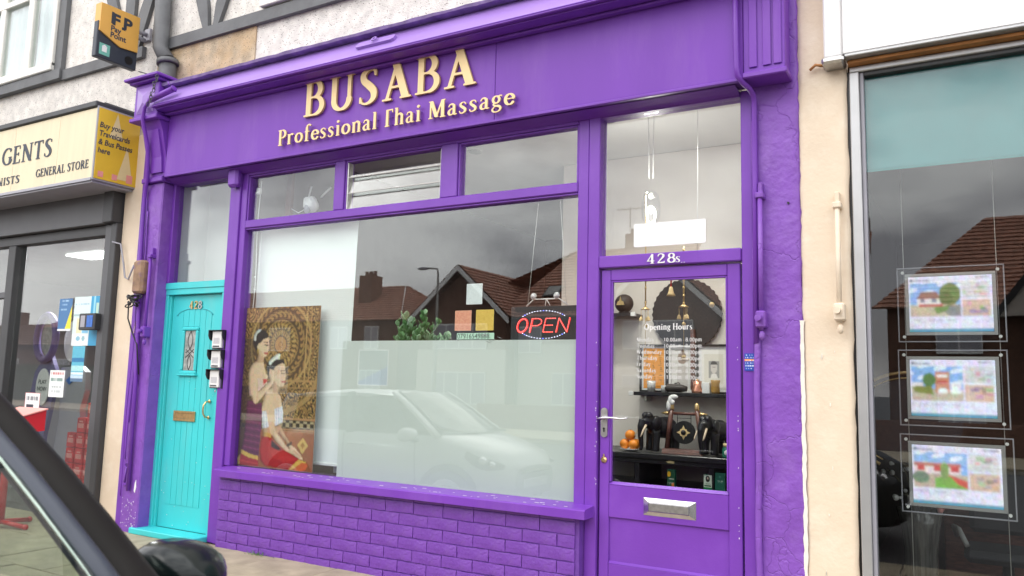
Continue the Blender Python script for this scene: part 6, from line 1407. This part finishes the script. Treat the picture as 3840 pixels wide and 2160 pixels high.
b = MB(); b.tube([(-6.60, -.03, 4.42), (-6.60, .09, 4.42)], .02, 8); b.box(-6.65, -6.55, .07, .098, 4.36, 4.48, .004); b.tube([(-6.60, .06, 4.36), (-6.60, -.02, 4.36)], .02, 8); b.build('wall_bracket', 'grey_light', pp)
b = MB(); b.tube([(-6.56, .0, 4.03), (-6.35, -.02, 3.95), (-6.30, .02, 3.8)], .006, 6); one('sign_cable', b, 'timber', 'thin cable hanging from the projecting payment sign', 'cable')
# box on the frame
t_ = thing('call_box', 'small dark box with blue screen fixed to the grey shop frame', 'box', (-6.86, -.05, 1.7)); b = MB(); b.box(-6.985, -6.745, -.10, -.036, 1.635, 1.785, .008); b.build('case', 'grey_dark', t_); b = MB(); b.box(-6.86, -6.77, -.104, -.1005, 1.66, 1.765, .002); b.build('blue_screen', 'blue_label', t_); b = MB(); b.box(-6.95, -6.885, -.104, -.1005, 1.66, 1.765, .002); b.build('grey_face', 'grey_light', t_)
# notices on the shop window
def notice(name, label, x0, x1, z0, z1, cv, y=.012): o = cv.sheet(name, (x0, y, z1), (x1, y, z1), (x0, y, z0), thick=.0008); return tag(o, label, 'poster')
cv = Canvas(40, 60, (70, 120, 170)); cv.textlines(.2, .7, .05, .05, (180, 215, 235), 1, .1); cv.textlines(.2, .6, .17, .05, (150, 190, 220), 2, .1); cv.textlines(.15, .6, .32, .05, (150, 190, 220), 3, .1); cv.poly([(1, .2), (.55, .95), (1, .95)], (235, 220, 60)); cv.rect(0, .93, 1, 1, (235, 240, 240))
notice('poster', 'blue poster with a yellow wedge in the grey framed shop window', -7.50, -7.29, 1.64, 1.945, cv)
cv = Canvas(60, 70, (214, 234, 232)); cv.rect(.65, 0, 1, 1, (60, 160, 205)); cv.rect(.75, .0, .82, .4, (150, 215, 235)); cv.rect(.85, .15, .95, .4, (190, 220, 200)); cv.rect(0, .36, .62, .40, (170, 195, 195)); cv.rect(.15, .45, .35, .75, (228, 220, 180)); cv.rect(.38, .42, .62, .75, (130, 195, 230)); cv.rect(0, .76, .65, 1, (232, 240, 240)); cv.ell(.25, .85, .08, .05, (140, 190, 210)); cv.ell(.45, .85, .06, .05, (150, 190, 200)); cv.textlines(.05, .6, .14, .03, (150, 190, 210), 4)
notice('poster', 'large white and blue poster nearest the right edge of the grey shop window', -7.255, -6.86, 1.50, 1.955, cv)
cv = Canvas(30, 60, (90, 180, 205)); cv.rect(0, .33, 1, .45, (40, 120, 170)); cv.rect(0, .55, 1, .70, (170, 220, 220)); cv.rect(0, .74, 1, .80, (220, 235, 240)); cv.rect(0, .82, 1, .9, (190, 215, 235)); cv.rect(0, .9, 1, 1, (90, 120, 150)); cv.noise(.15, 3)
notice('poster', 'tall narrow blue poster below the large white and blue one', -7.22, -7.03, 1.17, 1.496, cv)
cv = Canvas(30, 34, (232, 238, 236)); cv.textlines(.1, .9, .10, .09, (190, 60, 60), 5, 0); cv.textlines(.1, .9, .30, .10, (90, 130, 120), 6, 0); cv.textlines(.2, .8, .60, .06, (150, 160, 160), 7, .1); cv.textlines(.2, .8, .75, .06, (180, 190, 190), 8, .1)
notice('poster', 'white notice with red and green print below the mint disc stand', -7.55, -7.31, 1.02, 1.27, cv)
cv = Canvas(30, 30, (240, 240, 240)); cv.textlines(.1, .9, .18, .16, (90, 90, 100), 9, 0); cv.rect(.15, .5, .6, .66, (60, 60, 70)); cv.textlines(.2, .9, .75, .06, (150, 150, 160), 7)
for q in ((0, 0, 1, .04), (0, .96, 1, 1), (0, 0, .04, 1), (.96, 0, 1, 1)): cv.rect(*q, (210, 80, 80))
notice('poster', 'white notice with red edge above the red newspaper box', -7.93, -7.68, .83, 1.05, cv)
# lottery style play stand
ls_ = thing('play_stand', 'purple and grey play stand with ring and oval mirrors in the window', 'display stand', (-8.1, .35, 0))
b = MB(); b.tube([(-8.18+.165*math.cos(a), .30, 1.60+.23*math.sin(a)) for a in np.linspace(0, 2*PI, 30, endpoint=False)], .035, 8, close=True); b.build('ring', 'lilac', ls_)
b = MB(); b.lathe([(.13, -.01), (.13, .01)], (0, 0, 0), 24, axis='y'); b.v = [(-8.17+p[0], .33+p[1], 1.60+p[2]*1.35) for p in b.v]; b.build('ring_panel', 'frost', ls_)
b = MB(); b.prism([(-8.20, 1.42), (-8.10, 1.42), (-7.98, 1.25), (-8.02, .95), (-8.10, .62), (-8.12, .1), (-8.62, .1), (-8.58, .62), (-8.42, 1.0), (-8.36, 1.25)], 'y', .32, .36); b.build('back_board', 'lilac', ls_)
for zc, xc, rx, rz_, nm in ((1.10, -8.17, .115, .185, 'oval_panel'), (.62, -8.35, .15, .2, 'oval_panel')):
    b = MB(); b.lathe([(1, -.006), (1, .006)], (0, 0, 0), 28, axis='y'); b.v = [(xc+p[0]*rx, .305+p[1], zc+p[2]*rz_) for p in b.v]; b.build(nm, 'paper', ls_)
for s, z in (('PLAY', 1.13), ('NOW', 1.06)): sans('text', s, -8.17, .296, z, .062, 'navy_text', ls_, .0005, align='CENTER')
b = MB(); b.prism([(-8.04, 1.30), (-7.72, 1.32), (-7.62, 1.26), (-7.60, 1.08), (-7.66, .9), (-7.62, .7), (-7.60, .3), (-7.72, .1), (-8.1, .1), (-8.0, .8)], 'y', .40, .46); b.build('grey_panel', 'grey_light', ls_)
b = MB(); b.prism([(-7.93, 1.17), (-7.87, 1.21), (-7.80, 1.17), (-7.87, 1.13)], 'y', .392, .399); b.build('blue_mark', 'blue_label', ls_)
b = MB(); b.lathe([(1, -.008), (1, .008)], (0, 0, 0), 28, axis='y'); b.v = [(-7.90+p[0]*.15, .42+p[1], 1.57+p[2]*.21) for p in b.v]; b.build('mint_disc', 'hall_wall', ls_)
# stacked drink packs
pk = 0
for col, (x, nrow) in enumerate(((-7.70, 4), (-7.55, 5), (-7.40, 6))):
    for r_ in range(nrow):
        z = .08+.148*r_; lab = 'red pack of cans, %s of the %s column of the red stack' % (('bottom one', 'second up', 'third up', 'fourth up', 'fifth up', 'sixth up')[r_], ('left', 'middle', 'right')[col])
        t_ = thing('drink_pack', lab, 'drinks pack', (x, .45, z), 0, 'red drink packs in the window'); b = MB(); b.box(x-.068, x+.068, .36, .62, z, z+.143, .006); o = b.build('wrapper', 'red_pack', t_)
        b = MB(); b.box(x-.045, x+.045, .3575, .3595, z+.045, z+.09, .0005); b.box(x-.03, x+.03, .3575, .3595, z+.1, z+.115, .0005); b.build('pale_band', 'pink', t_)
b = MB(); b.box(-7.8, -6.85, .3, .8, -.0, .078, .004); one('window_plinth', b, 'grey_light', 'low pale plinth under the red drink packs in the window', 'plinth')
# red newspaper stand
nsd = thing('newspaper_stand', 'red newspaper stand with slanted white topped box on the pavement', 'newspaper stand', (-6.75, -.6, GZ))
b = MB(); b.prism([(-.76, .72), (-.42, .76), (-.42, .93), (-.76, .83)], 'x', -7.22, -6.80); b.build('box', 'red', nsd)
b = MB(); b.prism([(-.79, .832), (-.41, .935), (-.41, .945), (-.79, .842)], 'x', -7.23, -6.79); b.build('lid', 'pink', nsd)
b = MB(); b.tube([(-7.0, -.6, .0), (-7.0, -.6, .78)], .03, 8); b.build('post', 'red', nsd)
for a in (.2, 1.8, 3.3, 4.9): b = MB(); b.tube([(-7.0, -.6, .02), (-7.0+.28*math.cos(a), -.6+.28*math.sin(a), -.01)], .02, 6); b.ball((-7.0+.28*math.cos(a), -.6+.28*math.sin(a), -.008), .024, 8); b.build('foot', 'red', nsd)
# small plant tufts at the wall foot
b = MB(); rr = random.Random(4)
for i in range(40): x = -4.55+rr.gauss(0, .05); y = -.09+rr.gauss(0, .015); b.add([(x-.004, y, GZ), (x+.004, y, GZ), (x+rr.gauss(0, .02), y-rr.uniform(0, .02), GZ+rr.uniform(.01, .04))], [(0, 1, 2)])
tag(b.build('weed_tuft', 'leaf'), 'tiny green weeds at the foot of the brick wall', 'weeds', kind='stuff')
b = MB(); b.prism([(-5.05, -.32), (-4.86, -.36), (-4.80, -.40), (-5.02, -.38)], 'z', GZ+.0035, GZ+.0045); tag(b.build('chalk_mark', 'mint'), 'faint green chalk smear on the paving', 'mark')

# ================================================================== ESTATE AGENT ON THE RIGHT
EA = thing('estate_agent_shop', 'cream and grey shop front with a large dark window right of the purple shop', 'shop', (.5, 0, 0))
def ex(name, x0, x1, y0, y1, z0, z1, c=.004, m_='cream', par=None): b = MB(); b.box(x0, x1, y0, y1, z0, z1, c); return b.build(name, m_, par or EA)
rough_wall('cream_pilaster', -.757, -.513, -.08, 4.2, .0, .1, 'cream', .003, 10, 60, EA)
b = MB(); rr = random.Random(9)
rows = []
for z in np.linspace(-.05, 1.62, 60): rows.append([(-.768+rr.uniform(-.003, .003), -.0035, z), (-.748+.008*mnoise.noise(Vector((0, 2, z*7)))+rr.uniform(-.002, .002), -.0035, z)])
b.grid(rows); b.grid([[(p[0], .01, p[2]) for p in r] for r in rows]); b.build('white_edge', 'edge_white', EA)
b = MB()
for i in range(14): x = rr.uniform(-.68, -.6)+.03*math.sin(i); z = rr.uniform(.1, 1.5); b.box(x, x+rr.uniform(.002, .006), -.0032, .004, z, z+rr.uniform(.006, .03))
tag(b.build('paint_chip', 'edge_white', EA), kind='stuff')
ex('frame_gap', -.512, -.500, .02, .12, -.1, 2.93, 0, 'black'); ex('frame_post', -.499, -.452, -.006, .12, -.1, 2.915, .004, 'alu'); ex('inner_post', -.4515, -.432, .015, .1, -.1, 2.915, .003, 'grey_light')
ex('frame_head', -.4985, 2.5, -.004, .12, 2.916, 2.946, .004, 'alu'); ex('inner_head', -.4315, 2.5, .015, .1, 2.895, 2.9255, .003, 'grey_dark')
ex('timber_batten', -.50, 2.5, -.055, .1, 2.948, 2.966, .003, 'strand_orange')
ex('pane', -.4315, 2.5, .05, .058, .1, 2.894, 0, 'dark_glass')
b = MB(); b.box(-.4315, 2.5, .0595, .0615, 2.40, 2.894); tv = b.build('teal_band', 'film_blue'); b = MB(); b.box(-.4315, 2.5, .0625, .07, 2.392, 2.42); b.build('bottom_bar', 'film_edge', tv); tag(tv, 'wide teal film across the top of the dark right hand window', 'window film')
fs = thing('blank_sign', 'large blank white sign board over the right hand shop window', 'sign', (.8, -.3, 3.3))
b = MB(); b.box(-.515, 3, -.10, .0, 2.985, 4.4, .006); b.build('face', 'white', fs); b = MB(); b.box(-.61, -.518, -.085, .02, 2.985, 4.4, .008); b.build('end_trim', 'white_gloss', fs); b = MB(); b.box(-.62, -.51, -.115, .02, 2.945, 2.984, .012); b.build('bottom_end_cap', 'steel', fs); b = MB(); b.box(-.508, 3, -.105, .0, 2.968, 2.984, .004); b.build('bottom_rail', 'alu', fs)
b = MB(); b.tube([(-.615, -.02, 2.97), (-.66, -.03, 2.98), (-.69, -.02, 2.96)], .008, 6); one('cable_end', b, 'strand_orange', 'stub of cable poking from the end of the white sign board', 'cable')
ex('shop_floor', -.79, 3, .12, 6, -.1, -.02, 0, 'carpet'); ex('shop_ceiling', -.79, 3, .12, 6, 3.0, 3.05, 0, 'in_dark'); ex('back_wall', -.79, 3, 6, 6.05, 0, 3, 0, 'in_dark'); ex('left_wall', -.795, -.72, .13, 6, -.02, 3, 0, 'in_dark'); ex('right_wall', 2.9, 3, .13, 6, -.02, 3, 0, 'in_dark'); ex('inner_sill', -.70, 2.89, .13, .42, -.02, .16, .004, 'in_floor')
# hanging property displays
def panel(label, z0, z1, x0, x1, cv, tilt=0):
    t_ = thing('property_display', label, 'display panel', ((x0+x1)/2, .26, z0), 0, 'property displays in the right window')
    b = MB(); b.box(x0, x1, .262, .270, z0, z1, .002); b.build('acrylic_sheet', 'acrylic', t_)
    b = MB(); frame_ring(b, x0-.003, x1+.003, z0-.003, z1+.003, .006, .259, .273, .001); b.build('bright_edge', 'grey_light', t_)
    b = MB(); frame_ring(b, x0+.035, x1-.035, z0+.032, z1-.032, .016, .250, .2585, .001); b.build('inner_frame', 'alu', t_)
    for x in (x0+.026, x1-.026):
        for z in (z0+.024, z1-.024): b = MB(); b.lathe([(.008, 0), (.008, .012)], (x, .262, z), 10, axis='y'); b.build('stud', 'paper', t_)
    cv.sheet('screen', (x0+.052, .2495, z1-.049), (x1-.052, .2495, z1-.049), (x0+.052, .2495, z0+.049), 'screen', t_)
def prop_canvas(kind):
    cv = Canvas(96, 64, (222, 220, 246)); W_ = .60; rr = random.Random(kind)
    cv.textlines(.03, .25, .06, .03, (110, 110, 140), kind, 0); cv.textlines(.8, .97, .03, .025, (120, 120, 150), kind+3, 0); cv.ell(.04, .075, .018, .024, (50, 90, 120))
    m_ = (cv.X > .02) & (cv.X < .62) & (cv.Y > .13) & (cv.Y < .72)
    cv.put(m_, (120, 175, 240)); cv.put(m_ & (np.sin(cv.X*16+kind)*np.sin(cv.Y*30+cv.X*9) > .35) & (cv.Y < .4), (215, 228, 248))
    if kind == 1:
        cv.rect(.02, .52, .62, .72, (206, 186, 160)); cv.poly([(.10, .40), (.16, .28), (.34, .28), (.40, .40)], (150, 100, 90)); cv.rect(.1, .40, .40, .53, (226, 222, 224)); cv.rect(.12, .50, .42, .54, (190, 80, 70)); cv.rect(.15, .40, .20, .47, (110, 120, 150)); cv.rect(.28, .41, .34, .47, (110, 120, 150)); cv.ell(.50, .33, .13, .2, (104, 128, 66)); cv.ell(.45, .4, .08, .12, (84, 110, 54)); cv.poly([(.35, .56), (.62, .52), (.62, .72), (.5, .72)], (140, 140, 140)); cv.poly([(.3, .56), (.5, .53), (.46, .62), (.34, .68)], (120, 150, 80))
    elif kind == 2:
        cv.rect(.02, .52, .62, .72, (196, 178, 158)); cv.rect(.30, .22, .47, .58, (208, 132, 96)); cv.rect(.32, .26, .45, .32, (238, 236, 236)); cv.rect(.32, .38, .45, .42, (196, 60, 60)); cv.ell(.23, .36, .08, .12, (82, 130, 66)); cv.rect(.02, .4, .16, .5, (226, 220, 224)); cv.poly([(.02, .48), (.26, .46), (.28, .62), (.06, .58)], (130, 140, 54)); cv.rect(.48, .40, .60, .5, (230, 228, 230)); cv.ell(.39, .55, .06, .05, (226, 230, 240)); cv.ell(.54, .55, .07, .05, (236, 238, 244))
    else:
        cv.rect(.02, .30, .55, .36, (196, 110, 104)); cv.rect(.02, .36, .55, .48, (226, 212, 216)); 
        for x in (.06, .25, .44): cv.rect(x, .34, x+.09, .43, (206, 60, 66))
        cv.rect(.02, .48, .62, .72, (196, 170, 156)); cv.ell(.10, .55, .10, .10, (110, 138, 110)); cv.poly([(.26, .55), (.44, .5), (.62, .68), (.62, .72), (.26, .72)], (124, 180, 62)); cv.poly([(.40, .48), (.62, .58), (.62, .70), (.52, .64)], (216, 70, 50)); cv.ell(.37, .42, .05, .14, (130, 160, 86))
    for y0, base in ((.13, (206, 206, 216)), (.44, (214, 178, 158))):
        cv.rect(.65, y0, .97, y0+.28, base); 
        for i in range(10): x = rr.uniform(.65, .9); y = y0+rr.uniform(.02, .2); cv.rect(x, y, min(.97, x+rr.uniform(.03, .1)), min(y0+.28, y+rr.uniform(.02, .08)), (rr.randint(90, 240), rr.randint(80, 210), rr.randint(80, 210)), .6)
    cv.textlines(.02, .6, .77, .02, (170, 170, 200), kind+5); cv.textlines(.02, .95, .81, .02, (186, 186, 214), kind+6); cv.rect(0, .93, 1, 1, (64, 150, 184)); cv.blur(1); cv.mottle(.09, kind); cv.blur(2); cv.noise(.11, kind); cv.a = cv.a*.82+cv.a.mean(-1, keepdims=True)*.18; return cv
panel('top hanging house display with a big tree in its photo', 1.522, 1.905, -.322, .155, prop_canvas(1))
panel('middle hanging house display with a brick house and white cars', 1.095, 1.478, -.328, .152, prop_canvas(2))
panel('bottom hanging house display with a red path beside green lawn', .662, 1.048, -.332, .160, prop_canvas(3))
for x, lab in ((-.292, 'left thin wire holding the house displays in the right window'), (.126, 'right thin wire holding the house displays in the right window')):
    b = MB(); b.tube([(x, .28, 2.99), (x, .28, .17)], .0018, 5); one('display_wire', b, 'wire', lab, 'wire')
# vase with flowers and an office chair
vs = thing('vase', 'tall grey glass floor vase with pale flowers behind the right window', 'vase', (-.30, .9, 0)); b = MB(); b.lathe([(.08, .0), (.09, .1), (.085, .35), (.10, .50), (.125, .60), (.115, .60), (.08, .45)], (-.29, .9, 0), 20); b.build('vase_body', 'vase_glass', vs)
b = MB(); rr = random.Random(6); fl = MB(); wf_ = MB()
for i in range(14):
    a = rr.uniform(0, 6.28); r_ = rr.uniform(.05, .24); tip = (-.28+r_*math.cos(a), .9+r_*math.sin(a)*.8, rr.uniform(.68, .98)); b.tube([(-.29, .9, .5), ((-.29+tip[0])/2, (.9+tip[1])/2, (.55+tip[2])/2+.05), tip], .003, 5)
    for k_ in range(4): (wf_ if i % 4 else fl).ball((tip[0]+rr.uniform(-.04, .04), tip[1]+rr.uniform(-.03, .03), tip[2]+rr.uniform(-.03, .03)), rr.uniform(.008, .018), 7)
for k_ in range(30): fl.ball((-.16+rr.gauss(0, .035), .84+rr.gauss(0, .03), .66+rr.gauss(0, .025)), .016, 7)
b.build('stalk', 'stem', vs); wf_.build('white_flower', 'paper', vs); fl.build('lilac_flower', 'pink', vs)
oc_ = thing('office_chair', 'dark office chair with pale curved arm in the right hand window', 'chair', (.15, 1.25, 0)); b = MB(); b.box(-.08, .36, 1.05, 1.45, .30, .37, .03); b.build('seat', 'seat', oc_); b = MB(); b.box(-.05, .34, 1.44, 1.50, .42, .80, .03); b.build('backrest', 'seat', oc_)
b = MB(); b.tube([(-.12, 1.4, .40), (-.13, 1.25, .47), (-.10, 1.08, .48), (-.06, 1.02, .40)], .015, 8); b.build('arm', 'street_grey', oc_); b = MB(); b.tube([(.14, 1.25, .02), (.14, 1.25, .3)], .03, 8); 
for i in range(5): b.tube([(.14, 1.25, .06), (.14+.26*math.cos(i*1.257), 1.25+.26*math.sin(i*1.257), .02)], .018, 6)
b.build('swivel_base', 'car_trim', oc_)
b = MB(); b.box(-.2, .5, 1.8, 2.3, 0, .62, .01); one('desk', b, 'brown_wood', 'brown desk deep inside the right hand shop', 'desk')
b = MB(); b.tube([(-.31+.30*math.cos(a), .55, 1.10+.27*math.sin(a)) for a in np.linspace(1.2, 4.2, 24)], .010, 6); b.tube([(-.31+.27*math.cos(a), .55, 1.10+.24*math.sin(a)) for a in np.linspace(1.2, 4.2, 24)], .004, 6); one('gold_arc', b, 'brass', 'curved gold arc of a round badge behind the house displays', 'badge')
b = MB(); b.add([(-.31+.26*math.cos(a), .552, 1.10+.23*math.sin(a)) for a in np.linspace(0, 2*PI, 32, endpoint=False)]+[(-.31+.26*math.cos(a), .56, 1.10+.23*math.sin(a)) for a in np.linspace(0, 2*PI, 32, endpoint=False)], [list(range(32)), list(range(63, 31, -1))]); one('round_badge', b, 'sign_navy', 'round navy badge panel behind the house displays', 'badge')
